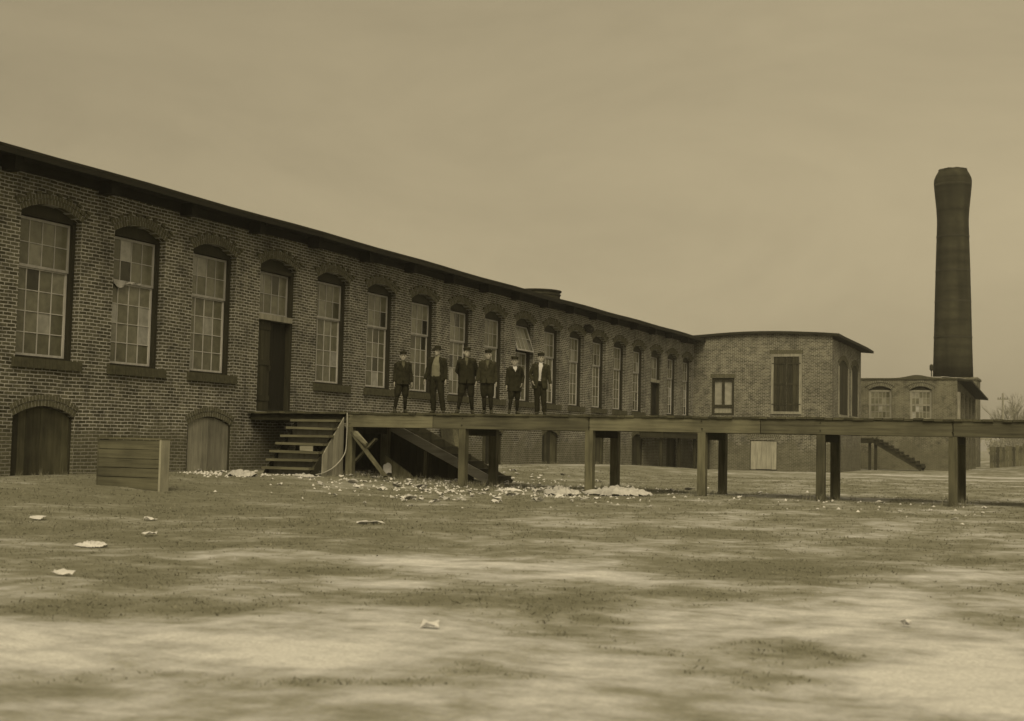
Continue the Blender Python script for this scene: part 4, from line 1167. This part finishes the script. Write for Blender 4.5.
SCR = [(2.54, 32.12), (3.65, 31.63), (4.36, 26.59), (9.32, 25.74), (5.41, 32.08), (5.06, 30.11), (2.36, 31.67), (8.2, 21.49), (8.92, 25.14), (5.33, 32.84), (6.45, 25.51), (8.88, 24.05), (4.54, 36.28), (7.42, 25.93), (4.17, 31.61), (3.01, 33.62), (9.82, 24.89), (5.25, 29.83), (8.07, 28.57), (9.41, 24.82), (5.8, 28.36), (6.14, 28.52), (4.2, 28.21), (3.35, 37.54), (5.5, 24.31), (5.87, 26.36), (5.32, 29.01), (7.01, 35.32), (4.16, 30.79), (5.34, 30.52), (7.26, 24.33), (6.11, 26.26), (4.91, 36.06), (3.16, 28.55), (7.62, 27.2), (4.63, 28.27), (5.15, 26.69), (5.9, 23.57), (10.29, 22.97), (9.74, 22.19), (3.3, 27.28), (9.54, 26.52), (8.8, 21.71), (8.32, 24.19), (3.74, 30.5), (3.57, 32.23), (8.94, 21.25), (0.48, 37.09), (2.5, 29.33), (6.41, 30.14), (2.62, 32.56), (8.01, 31.2), (1.69, 33.34), (2.56, 29.45), (4.41, 33.02), (4.69, 25.55), (9.29, 19.72), (5.32, 25.74), (6.61, 29.55), (8.35, 30.68), (5.1, 27.45), (4.28, 26.15), (7.96, 22.2), (7.3, 28.89), (3.17, 27.89), (3.73, 29.98), (7.76, 22.42), (1.25, 33.22), (8.16, 28.82), (8.07, 31.67), (8.43, 27.52), (8.41, 25.77), (3.12, 33.6), (7.74, 22.3), (10.04, 23.63), (6.69, 25.28), (7.89, 27.06), (7.37, 28.46), (7.63, 25.93), (8.29, 21.73), (4.96, 37.76), (10.85, 23.33), (2.76, 36.41), (5.2, 35.2), (9.0, 27.99), (2.57, 29.53), (6.95, 27.18), (9.47, 22.91), (3.06, 41.1), (4.92, 35.31), (8.7, 25.36), (7.78, 28.59), (5.8, 33.28), (5.82, 29.96), (9.02, 25.93), (6.3, 27.07), (6.42, 27.89), (8.0, 27.83), (4.47, 27.44), (7.15, 28.26), (6.56, 21.71), (4.22, 35.85), (5.72, 28.83), (6.13, 30.83), (5.48, 26.66), (5.38, 37.16), (5.8, 24.79), (7.64, 29.09), (8.15, 23.13), (3.67, 36.14), (5.77, 33.42), (7.71, 23.08), (7.73, 23.89), (7.61, 22.14), (2.92, 30.71), (5.35, 29.14), (8.73, 22.71), (1.42, 39.93), (6.01, 26.37), (7.37, 25.05), (2.81, 34.12), (7.64, 22.77), (7.38, 24.1), (9.02, 28.79), (7.29, 26.89), (8.31, 22.01), (8.63, 22.4), (7.94, 22.67), (7.69, 27.34), (3.61, 32.13), (6.36, 30.08), (4.18, 33.33), (2.44, 30.17), (5.22, 33.22), (7.05, 30.85), (5.64, 29.31), (3.51, 34.21), (8.72, 21.82), (6.23, 24.75), (4.69, 29.01), (9.71, 25.57), (8.81, 25.0), (5.97, 35.08), (6.42, 27.78), (9.1, 22.2), (9.92, 22.06), (5.99, 24.49), (8.03, 25.3), (8.4, 24.0), (8.42, 21.73), (6.53, 26.11), (8.66, 26.88), (4.12, 29.93), (6.5, 25.57), (10.71, 25.08), (5.47, 28.13), (6.09, 31.41), (0.92, 37.11), (5.61, 25.92), (7.37, 26.9), (8.79, 21.45), (4.3, 32.6), (8.22, 20.01), (10.69, 24.49), (5.49, 29.9), (3.56, 28.38), (8.23, 21.5), (-0.12, 25.87), (0.45, 25.44), (-0.41, 26.84), (-0.82, 27.71), (1.2, 25.37), (2.92, 24.52), (4.19, 23.34), (3.42, 25.29), (10.15, 31.22), (10.77, 30.18), (10.71, 31.94), (12.94, 28.1), (12.58, 31.55), (12.53, 22.97), (15.98, 27.66), (16.78, 24.46), (18.02, 27.6), (17.17, 25.75), (17.88, 22.74), (4.69, 24.14), (7.64, 27.08), (8.19, 26.13), (6.8, 28.75)]
for k, (x, y) in enumerate(SCR):
    if len(protos) < 6:
        o = scrap_mesh(k, random.uniform(.16, .28), random.uniform(.10, .18), .07).build('paper_scrap', M['paper'] if k % 2 else M['cloth'])
        protos.append(o)
    else:
        o = random.choice(protos).copy(); COL.objects.link(o)
    s = random.uniform(.40, .95)
    o.location = (x, y, G(x, y) + .004); o.rotation_euler = (random.uniform(-.1, .1), random.uniform(-.1, .1), random.uniform(0, 6.28)); o.scale = (s, s, s * 1.2)
    if x > 10: lb = 'pale paper scrap on the ground near the right hand posts'
    elif y < 25.9 and x < 2.5: lb = 'pale scrap in the litter below the pale basement door'
    elif y > 30.2: lb = 'pale scrap in the litter beyond the platform, under the far stairs'
    else: lb = 'pale scrap in the litter strewn under and before the platform'
    tag(o, lb, 'litter', lb.replace('pale scrap', 'scraps').replace('pale paper scrap', 'scraps'))
FORE = [(11.95, 8.61, .16, 'flat pale scrap at the left edge of the foreground'), (16.01, 7.53, .11, 'pale flake on the bare sand in the middle foreground'), (7.87, 14.68, .17, 'pale scrap in front of the big wooden box'),
        (10.75, 15.83, .34, 'long pale slip of paper on the grass before the stairs'), (9.69, 12.46, .15, 'pale scrap beside the crumpled white paper'), (6.94, 13.52, .2, 'pale chip at the far left edge of the yard'),
        (18.75, 9.3, .07, 'small pale chip at the right of the foreground')]
for k, (x, y, s, lb) in enumerate(FORE):
    o = scrap_mesh(200 + k, s, s * .55, .05).build('paper_scrap', M['paper'], None, (x, y, G(x, y) + .004)); o.rotation_euler.z = .4 + random.uniform(-.4, .4)
    tag(o, lb, 'litter')
# uncountable crumbs of cotton waste
mb = MB(); rnd = random.Random(77)
for k in range(1900):
    t = rnd.random()
    if t < .72: x, y = rnd.gauss(6.2, 2.3), rnd.gauss(28.3, 2.6)
    elif t < .88: x, y = rnd.uniform(.4, 2.6), rnd.gauss(24.9, 1.2)
    else: x, y = rnd.uniform(8, 18.5), rnd.gauss(27.5, 3.0)
    if x < .3 or noise.noise((x * .9, y * .9, 4)) < -.12 + .2 * rnd.random(): continue
    z = G(x, y); s = rnd.uniform(.012, .048); a = rnd.uniform(0, 6.28)
    c_, s_ = math.cos(a) * s, math.sin(a) * s
    top_ = (x, y, z + s * rnd.uniform(.5, 1.1)); q = [(x + c_, y + s_, z), (x - s_, y + c_, z), (x - c_, y - s_, z), (x + s_ * .7, y - c_ * .7, z)]
    for i in range(4): mb.face([q[i], q[(i + 1) % 4], top_])
tag(mb.build('cotton_waste', M['paper']), 'fine pale crumbs of waste scattered under and around the platform', 'litter', kind='stuff')
# weeds standing round the post feet and by the wall
mb = MB(); rnd = random.Random(41)
for k in range(900):
    if k % 3 == 0: xp = rnd.choice(PXS); x, y = xp + rnd.gauss(0, .22), rnd.choice((28.0, 29.8)) + rnd.gauss(0, .2)
    elif k % 3 == 1: x, y = rnd.uniform(.08, .35), rnd.uniform(19, 66)
    else: x, y = rnd.gauss(5.5, 1.8), rnd.gauss(28.6, .7)
    z = G(x, y); h = rnd.uniform(.05, .20)
    for j in range(5):
        a = rnd.uniform(0, 6.28); w = .006; lx, ly = rnd.gauss(0, .05), rnd.gauss(0, .05)
        mb.face([(x - w * math.cos(a), y - w * math.sin(a), z - .01), (x + w * math.cos(a), y + w * math.sin(a), z - .01), (x + lx, y + ly, z + h)])
tag(mb.build('weeds', gm), 'thin dry weeds round the post feet and along the mill wall', 'weeds', kind='stuff')

# rope hanging from the landing
mb = MB(); mb.smooth = True
pts = [(3.0, 27.97, 1.83), (3.02, 27.955, 1.70), (3.02, 27.95, 1.2), (3.02, 27.88, .82), (3.0, 27.5, .52), (2.98, 27.05, .36), (2.97, 26.6, .30)]
sm_ = []
for i in range(len(pts) - 1):
    for t in range(5):
        p0 = Vector(pts[max(0, i - 1)]); p1 = Vector(pts[i]); p2 = Vector(pts[i + 1]); p3 = Vector(pts[min(len(pts) - 1, i + 2)]); u = t / 5
        sm_.append(.5 * ((2 * p1) + (p2 - p0) * u + (2 * p0 - 5 * p1 + 4 * p2 - p3) * u * u + (3 * p1 - p0 - 3 * p2 + p3) * u ** 3))
mb.tube(sm_, .014, 6)
tag(mb.build('rope', M['rope']), 'pale rope hanging in a curve from the platform edge beside the stairs', 'rope')
# boards and junk under the landing
mb = MB(); mb.tone = .9
mb.box((3.46, 27.86, 1.20), (.44, .05, .11), Matrix.Rotation(R(37), 3, 'Y'), .035)
tag(mb.build('splintered_board', wood_material('split_board', .15, grain=(1.2, 10, 10))), 'short pale splintered board lying on the slanting brace', 'board')
mb = MB(); mb.tone = .8
mb.faces([(3.34, 29.3, .22), (4.25, 29.3, .18), (4.05, 29.3, .36), (3.37, 29.3, .78), (3.34, 29.36, .22), (4.25, 29.36, .18), (4.05, 29.36, .36), (3.37, 29.36, .78)], [(0, 1, 2, 3), (7, 6, 5, 4), (0, 4, 5, 1), (1, 5, 6, 2), (2, 6, 7, 3), (3, 7, 4, 0)])
tag(mb.build('leaning_board', M['post']), 'tapered grey board leaning under the platform landing', 'board')
o = scrap_mesh(301, .20, .28, .03).build('paper_sheet', M['paper'], None, (3.50, 29.2, .44)); o.rotation_euler = (R(68), R(-12), .2)
tag(o, 'white paper sheet propped against the leaning board', 'paper')
mb = MB(); mb.tone = .9; mb.bx(-.19, .19, -.02, .02, 0, .16, .01)
o = mb.build('loose_board', wood_material('bare_board', .2, grain=(1.2, 10, 10)), None, (2.45, 27.02, .28 + rise * 4 + .002 - rise)); tag(o, 'small pale board standing on a tread of the stairs', 'board')
mb = MB()
for k in range(4):
    mb.tone = random.random(); mb.bx(-.03, .03, -.80 + .4 * k, -.405 + .4 * k, 0, 1.5, .006)
o = mb.build('loose_hoarding', M['deckwood'], None, (.38, 39.6, .22)); o.rotation_euler = (0, R(-11), 0)
tag(o, 'grey board hoarding leaning on the mill wall behind the first tall posts', 'hoarding')
# torn cloth on the meeting rail of the second window
mb = MB(); nn_ = 14
vs = []
for i in range(nn_ + 1):
    for j in range(4):
        s = -.62 + .95 * i / nn_
        drop = (.04 + .13 * max(0, math.sin(i * .31 + .5)) ** 2 + .05 * noise.noise((i * .6, 2, 7))) * j / 3
        vs.append((-.228 + .012 * math.sin(i * 1.3 + j), Y0 + S + s, 4.69 - drop))
mb.faces(vs, [(i * 4 + j, (i + 1) * 4 + j, (i + 1) * 4 + j + 1, i * 4 + j + 1) for i in range(nn_) for j in range(3)])
o = mb.build('torn_cloth', M['cloth']); md = o.modifiers.new('solid', 'SOLIDIFY'); md.thickness = .006
tag(o, 'torn pale cloth hanging over the middle rail of the second window', 'cloth')

# ------------------------------------------------------------------ thin haze over the yard
mb = MB(); mb.bx(-320, 420, -60, 520, -1.6, 26)
hm = bpy.data.materials.new('haze_air'); hm.use_nodes = True
hnt = hm.node_tree; hnt.nodes.remove(hnt.nodes['Principled BSDF'])
pv = hnt.nodes.new('ShaderNodeVolumePrincipled'); pv.inputs['Density'].default_value = HAZE; pv.inputs['Color'].default_value = (.93, .92, .90, 1); pv.inputs['Anisotropy'].default_value = .2
L(hnt, pv.outputs[0], hnt.nodes['Material Output'].inputs['Volume'])
hz = mb.build('haze', hm); tag(hz, kind='stuff'); tag(hz, 'thin even haze in the air over the yard', 'haze')

# ------------------------------------------------------------------ people
def circ(c, rx, ry, n=14, tilt=None):
    out = []
    for j in range(n):
        a = 2 * math.pi * j / n
        p = Vector((rx * math.cos(a), ry * math.sin(a), 0))
        out.append(p + Vector(c))
    return out

def person(loc, h, face, label, spread=.14, stride=.0, arms=(.10, .10), hands='side', top='closed', hat='cap', knee=True, lean=0.0, jm='wool', tm='trouser', headturn=0.0, hatm='wool', kid=1.0, coatlen=.80, sway=0.0, tilt=0.0):
    k = h / 1.75
    root = empty('person', loc, face); tag(root, label, 'person')
    hs = kid
    V = lambda x, y, z: Vector((x * k + lean * (z - .9) * k + sway * k * (smooth(.3, .92, z) - .55 * smooth(1.0, 1.6, z)), y * k, (z + tilt * x * smooth(.9, 1.4, z)) * k))
    # leg joints (figure looks towards -y); left = +x
    hip = [V(-.085, 0, .92), V(.085, 0, .92)]
    foot = [V(-spread, -stride, .07), V(spread, stride, .07)]
    knee_ = [hip[i].lerp(foot[i], .5) + Vector((0, -.035 * k, 0)) for i in (0, 1)]
    sh = [V(-.175, 0, 1.42), V(.175, 0, 1.42)]
    el = [V(-.20 - arms[0] * .6, .02, 1.13), V(.20 + arms[1] * .6, .03, 1.13)]
    wr = [V(-.21 - arms[0], -.07, .87), V(.21 + arms[1], -.04, .875)]
    for i in (0, 1):
        if hands == 'pocket' or hands == ('left', 'right')[i]:
            s = (-1, 1)[i]; el[i] = V(s * .28, .07, 1.15); wr[i] = V(s * .205, -.07, .94)
    if hands == 'back':
        el = [V(-.27, .09, 1.15), V(.27, .09, 1.15)]; wr = [V(-.12, .17, .97), V(.12, .17, .95)]
    headc = V(0, -.015, 1.635)
    B = MB()
    # trunk, neck
    B.loft([circ(V(0, 0, .86), .15 * k, .10 * k), circ(V(0, 0, .95), .16 * k, .11 * k), circ(V(0, 0, 1.1), .14 * k, .10 * k), circ(V(0, -.01, 1.28), .165 * k, .115 * k), circ(V(0, 0, 1.4), .165 * k, .10 * k), circ(V(0, .005, 1.46), .09 * k, .075 * k), circ(V(0, .005, 1.50), .054 * k, .057 * k), circ(V(0, -.005, 1.58), .052 * k, .056 * k)])
    # head: rings from chin to crown
    hk = k * hs
    def hr(z, w, fr, bk):      # ring with separate front/back depth
        out = []
        for j in range(20):
            a = 2 * math.pi * j / 20
            yy = math.sin(a); out.append(headc + Matrix.Rotation(headturn, 3, 'Z') @ Vector((w * math.cos(a), (bk if yy > 0 else fr) * yy, z)) * hk)
        return out
    B.loft([hr(-.118, .022, .075, .01), hr(-.105, .042, .088, .03), hr(-.08, .056, .092, .055), hr(-.045, .066, .090, .078), hr(-.01, .072, .088, .09), hr(.02, .074, .086, .096), hr(.06, .073, .083, .095), hr(.09, .062, .068, .08), hr(.112, .035, .04, .05), hr(.12, .012, .012, .015)])
    T = lambda x, y, z: headc + Matrix.Rotation(headturn, 3, 'Z') @ Vector((x, y, z)) * hk
    B.tube([T(0, -.084, .022), T(0, -.100, -.005), T(0, -.112, -.026), T(0, -.092, -.036)], [.009 * hk, .011 * hk, .015 * hk, .010 * hk], 8)
    B.tube([T(-.022, -.090, -.062), T(0, -.097, -.060), T(.022, -.090, -.062)], [.006 * hk, .009 * hk, .006 * hk], 8)
    B.tube([T(-.045, -.078, .030), T(-.02, -.090, .033), T(0, -.088, .030), T(.02, -.090, .033), T(.045, -.078, .030)], .008 * hk, 8)
    for s in (-1, 1):
        B.tube([T(s * .070, .0, -.035), T(s * .082, .012, -.01), T(s * .083, .016, .015), T(s * .072, .008, .028)], [.009 * hk, .014 * hk, .014 * hk, .009 * hk], 8)
    for i in (0, 1):
        s = (-1, 1)[i]
        B.tube([hip[i] + Vector((0, 0, .02)), hip[i].lerp(knee_[i], .45), knee_[i], knee_[i].lerp(foot[i], .35), foot[i]], [.088 * k, .078 * k, .056 * k, .054 * k, .036 * k], 12)
        B.tube([sh[i], sh[i].lerp(el[i], .5), el[i], el[i].lerp(wr[i], .4), wr[i]], [.056 * k, .047 * k, .038 * k, .037 * k, .026 * k], 12)
        # hand: palm and five fingers, slightly curled
        d = (wr[i] - el[i]).normalized(); inn = Vector((-s, 0, 0)); inn = (inn - d * inn.dot(d)).normalized(); fwd_ = d.cross(inn) * s
        if fwd_.y > 0: fwd_ = -fwd_
        p0 = wr[i]; pal = p0 + d * .085 * k
        B.tube([p0 - d * .01 * k, p0 + d * .04 * k, pal], [(.014 * k, .024 * k), (.016 * k, .038 * k), (.014 * k, .040 * k)], 10, side=inn)
        for q, (o_, ln) in enumerate(((-.030, .060), (-.010, .074), (.011, .078), (.031, .068))):
            b0 = pal + fwd_ * o_ * k - d * .012 * k
            B.tube([b0, b0 + d * ln * .45 * k + inn * .004 * k, b0 + d * ln * .8 * k + inn * .018 * k, b0 + d * ln * k + inn * .034 * k], [.0095 * k, .009 * k, .0085 * k, .007 * k], 8)
        t0 = p0 + d * .03 * k + fwd_ * .030 * k
        B.tube([t0, t0 + fwd_ * .022 * k + d * .025 * k + inn * .008 * k, t0 + fwd_ * .026 * k + d * .055 * k + inn * .016 * k], [.012 * k, .0105 * k, .008 * k], 8)
    fused(B, 'body', M['skin'], root, voxel=.0065, smooth_it=2)
    for s in (-1, 1):
        e = MB(); e.tube([T(s * .030, -.083, .012), T(s * .030, -.090, .012)], [.011 * hk, .007 * hk], 8); e.build('eye', M['eye'], root)
    # hair
    Hm = MB()
    Hm.loft([hr(-.035, .060, -.02, .088), hr(.0, .079, .0, .100), hr(.03, .081, .05, .104), hr(.06, .080, .091, .103), hr(.095, .068, .076, .088), hr(.125, .03, .03, .04)])
    fused(Hm, 'hair', M['hair'], root, voxel=.006, smooth_it=2)
    # trousers or knee breeches
    Tm = MB()
    Tm.loft([circ(V(0, 0, .84), .15 * k, .10 * k), circ(V(0, 0, .92), .182 * k, .128 * k), circ(V(0, 0, 1.02), .165 * k, .122 * k), circ(V(0, 0, 1.06), .158 * k, .118 * k)])
    for i in (0, 1):
        if knee:
            e = knee_[i].lerp(foot[i], .12)
            Tm.tube([hip[i] + Vector((0, 0, .02)), hip[i].lerp(knee_[i], .5), knee_[i].lerp(hip[i], .12), e], [.112 * k, .108 * k, .098 * k, .068 * k], 14)
        else:
            Tm.tube([hip[i] + Vector((0, 0, .02)), hip[i].lerp(knee_[i], .5), knee_[i], knee_[i].lerp(foot[i], .5), foot[i] + Vector((0, 0, .01))], [.108 * k, .098 * k, .080 * k, .073 * k, .070 * k], 14)
    fused(Tm, 'trousers', M[tm], root, voxel=.011, smooth_it=3, folds=.018, fsize=.09)
    if knee:
        for i in (0, 1):
            e = MB(); e.smooth = True
            e.tube([knee_[i], knee_[i].lerp(foot[i], .35), knee_[i].lerp(foot[i], .7), foot[i] + Vector((0, 0, .03))], [.063 * k, .060 * k, .048 * k, .045 * k], 12); e.build('stocking', M['stocking'], root)
    for i in (0, 1):
        s = (-1, 1)[i]; f0 = Vector((foot[i].x, foot[i].y, 0))
        b_ = MB(); out = Vector((s * .25, -1, 0)).normalized()
        def fr_(t, w, z0, z1): 
            c_ = f0 + out * t * k; sd_ = Vector((-out.y, out.x, 0))
            return [c_ + sd_ * (w * k * math.cos(2 * math.pi * j / 12)) + Vector((0, 0, ((z0 + z1) / 2 + (z1 - z0) / 2 * math.sin(2 * math.pi * j / 12)) * k)) for j in range(12)]
        b_.loft([fr_(-.06, .028, .004, .07), fr_(-.035, .038, 0, .12), fr_(.02, .040, 0, .11), fr_(.08, .045, 0, .075), fr_(.14, .045, 0, .06), fr_(.18, .030, .006, .045)])
        b_.tube([f0 + Vector((0, 0, .05 * k)), f0 + Vector((0, 0, .16 * k))], [.045 * k, .048 * k], 12)
        fused(b_, 'boot', M['boot'], root, voxel=.010, smooth_it=2)
    # shirt
    Sm = MB()
    Sm.loft([circ(V(0, -.004, .96), .160 * k, .122 * k), circ(V(0, -.006, 1.1), .158 * k, .122 * k), circ(V(0, -.012, 1.28), .176 * k, .130 * k), circ(V(0, -.004, 1.4), .172 * k, .110 * k), circ(V(0, .0, 1.465), .10 * k, .085 * k), circ(V(0, .0, 1.515), .064 * k, .068 * k)])
    fused(Sm, 'shirt', M['white_shirt'] if top in ('white', 'collar') else M['shirt'] if top == 'wide' else M['dull_shirt'], root, voxel=.010, smooth_it=2, folds=.01, fsize=.07)
    # jacket: open shell with a front gap that varies by height, sleeves fused on
    gap = {'closed': [(coatlen, .05), (1.15, .03), (1.32, .05), (1.40, .16), (1.47, .42), (1.50, .7)],
           'collar': [(coatlen, .05), (1.15, .03), (1.33, .06), (1.40, .26), (1.47, .62), (1.50, .9)],
           'wide': [(coatlen, .85), (1.0, .78), (1.15, .68), (1.32, .50), (1.42, .38), (1.47, .5), (1.50, .8)],
           'white': [(coatlen, .40), (1.0, .14), (1.15, .17), (1.32, .25), (1.42, .34), (1.47, .5), (1.50, .8)]}[top]
    prof_ = [(coatlen, .232, .175), (.92, .218, .165), (1.05, .206, .155), (1.2, .206, .156), (1.33, .212, .152), (1.41, .198, .130), (1.455, .14, .108), (1.50, .085, .088)]
    def gp_(z):
        for (z0, g0), (z1, g1) in zip(gap[:-1], gap[1:]):
            if z <= z1: return g0 + (g1 - g0) * max(0, (z - z0) / max(1e-4, z1 - z0))
        return gap[-1][1]
    Jm = MB(); nj = 30; rows = []
    for z, rx_, ry_ in prof_:
        g = gp_(z); row = []
        for inner in (0, 1):
            th = .024 if inner else 0
            for j in range(nj + 1):
                a = -math.pi / 2 + g + (2 * math.pi - 2 * g) * j / nj
                row.append(V((rx_ - th) * math.cos(a), (ry_ - th) * math.sin(a) - .006, z))
        rows.append(row)
    m_ = 2 * (nj + 1); vs = [p for r_ in rows for p in r_]; fs = []
    for i in range(len(rows) - 1):
        b0, b1 = i * m_, (i + 1) * m_
        for j in range(nj):
            fs.append((b0 + j, b0 + j + 1, b1 + j + 1, b1 + j)); q = nj + 1
            fs.append((b0 + q + j + 1, b0 + q + j, b1 + q + j, b1 + q + j + 1))
        fs.append((b0, b1, b1 + nj + 1, b0 + nj + 1)); fs.append((b0 + nj, b0 + 2 * nj + 1, b1 + 2 * nj + 1, b1 + nj))
    for base, rev in ((0, True), ((len(rows) - 1) * m_, False)):
        for j in range(nj):
            q = (base + j, base + j + 1, base + nj + 1 + j + 1, base + nj + 1 + j)
            fs.append(tuple(reversed(q)) if rev else q)
    Jm.faces(vs, fs)
    for i in (0, 1):
        s = (-1, 1)[i]
        w_ = el[i].lerp(wr[i], .94)
        Jm.tube([sh[i] + Vector((-s * .05 * k, 0, .01 * k)), sh[i] + Vector((s * .012 * k, 0, -.02 * k)), sh[i].lerp(el[i], .55), el[i], el[i].lerp(wr[i], .5), w_], [.070 * k, .078 * k, .066 * k, .060 * k, .054 * k, .050 * k], 12)
    # lapels
    if top in ('wide', 'white', 'closed', 'collar'):
        for s in (-1, 1):
            lz = [(1.20, gp_(1.20)), (1.33, gp_(1.33)), (1.43, gp_(1.43))]
            pts_ = []
            for z, g in lz:
                rx_, ry_ = .20, .152 if z < 1.4 else .128
                a = -math.pi / 2 + s * (g + .14); pts_.append(V(rx_ * math.cos(a), ry_ * math.sin(a) - .012, z))
            Jm.tube(pts_, [.018 * k, .030 * k, .024 * k], 8, flat=.5)
    fused(Jm, 'jacket', M[jm], root, voxel=.0085, smooth_it=2, folds=.020, fsize=.10)
    # headgear
    C = MB()
    if hat == 'cap':
        C.loft([hr(.062, .083, .094, .108), hr(.080, .087, .098, .110), hr(.10, .098, .104, .122), hr(.125, .092, .096, .112), hr(.142, .045, .05, .06)])
        C.tube([T(-.055, -.075, .066), T(-.03, -.112, .062), T(0, -.124, .060), T(.03, -.112, .062), T(.055, -.075, .066)], .012 * hk, 8, flat=.6)
        C.tube([T(-.035, -.085, .066), T(0, -.106, .063), T(.035, -.085, .066)], .016 * hk, 8, flat=.6)
    else:
        C.loft([hr(.048, .150, .155, .165), hr(.054, .155, .160, .170), hr(.062, .150, .155, .165), hr(.066, .086, .097, .11), hr(.12, .082, .092, .105), hr(.150, .075, .085, .098), hr(.160, .04, .05, .06)])
    fused(C, 'cap' if hat == 'cap' else 'hat', M[hatm], root, voxel=.008, smooth_it=2)
    return root

FC = .40
PY = 28.22
person((4.38, PY, DZ), 1.50, FC + .25, 'first person on the platform, at its stair end, in dark jacket with legs apart', spread=.16, stride=.07, arms=(.03, .06), top='closed', hat='cap', knee=True, kid=1.10, lean=.03, coatlen=.82, sway=.03, tilt=.04, headturn=-.15)
person((5.38, PY + .06, DZ), 1.63, FC - .20, 'tall person in a brimmed hat, jacket open over a broad pale shirt front', spread=.15, stride=-.06, arms=(.09, .05), top='wide', hat='hat', knee=False, jm='wool', tm='trouser', headturn=-.3, coatlen=.84, sway=-.05, tilt=-.08, lean=-.02)
person((6.16, PY - .02, DZ), 1.58, FC + .05, 'person in buttoned dark jacket standing wide legged above the first tall post', spread=.19, stride=.03, arms=(.06, .06), hands='back', top='closed', hat='cap', knee=True, headturn=.35, coatlen=.80, sway=.03, tilt=.05, kid=1.04)
person((6.73, PY + .05, DZ), 1.52, FC - .1, 'person in dark jacket, narrow stance, next to the shortest one on his left', spread=.10, stride=-.03, arms=(.08, .05), top='closed', hat='cap', knee=True, kid=1.08, jm='wool_b', coatlen=.84, sway=-.03, tilt=-.05, headturn=.12)
person((7.43, PY - .02, DZ), 1.34, FC + .2, 'shortest person on the platform, long dark coat with a white collar patch', spread=.13, stride=.06, arms=(.06, .03), hands='right', top='collar', hat='cap', knee=True, kid=1.20, coatlen=.70, sway=.035, tilt=.06, headturn=-.2)
person((8.12, PY + .03, DZ), 1.43, FC, 'last person at the right of the row, jacket open over narrow white shirt', spread=.10, stride=-.05, hands='left', top='white', hat='cap', knee=False, kid=1.10, jm='wool_b', coatlen=.74, sway=-.045, tilt=-.05, headturn=.1)
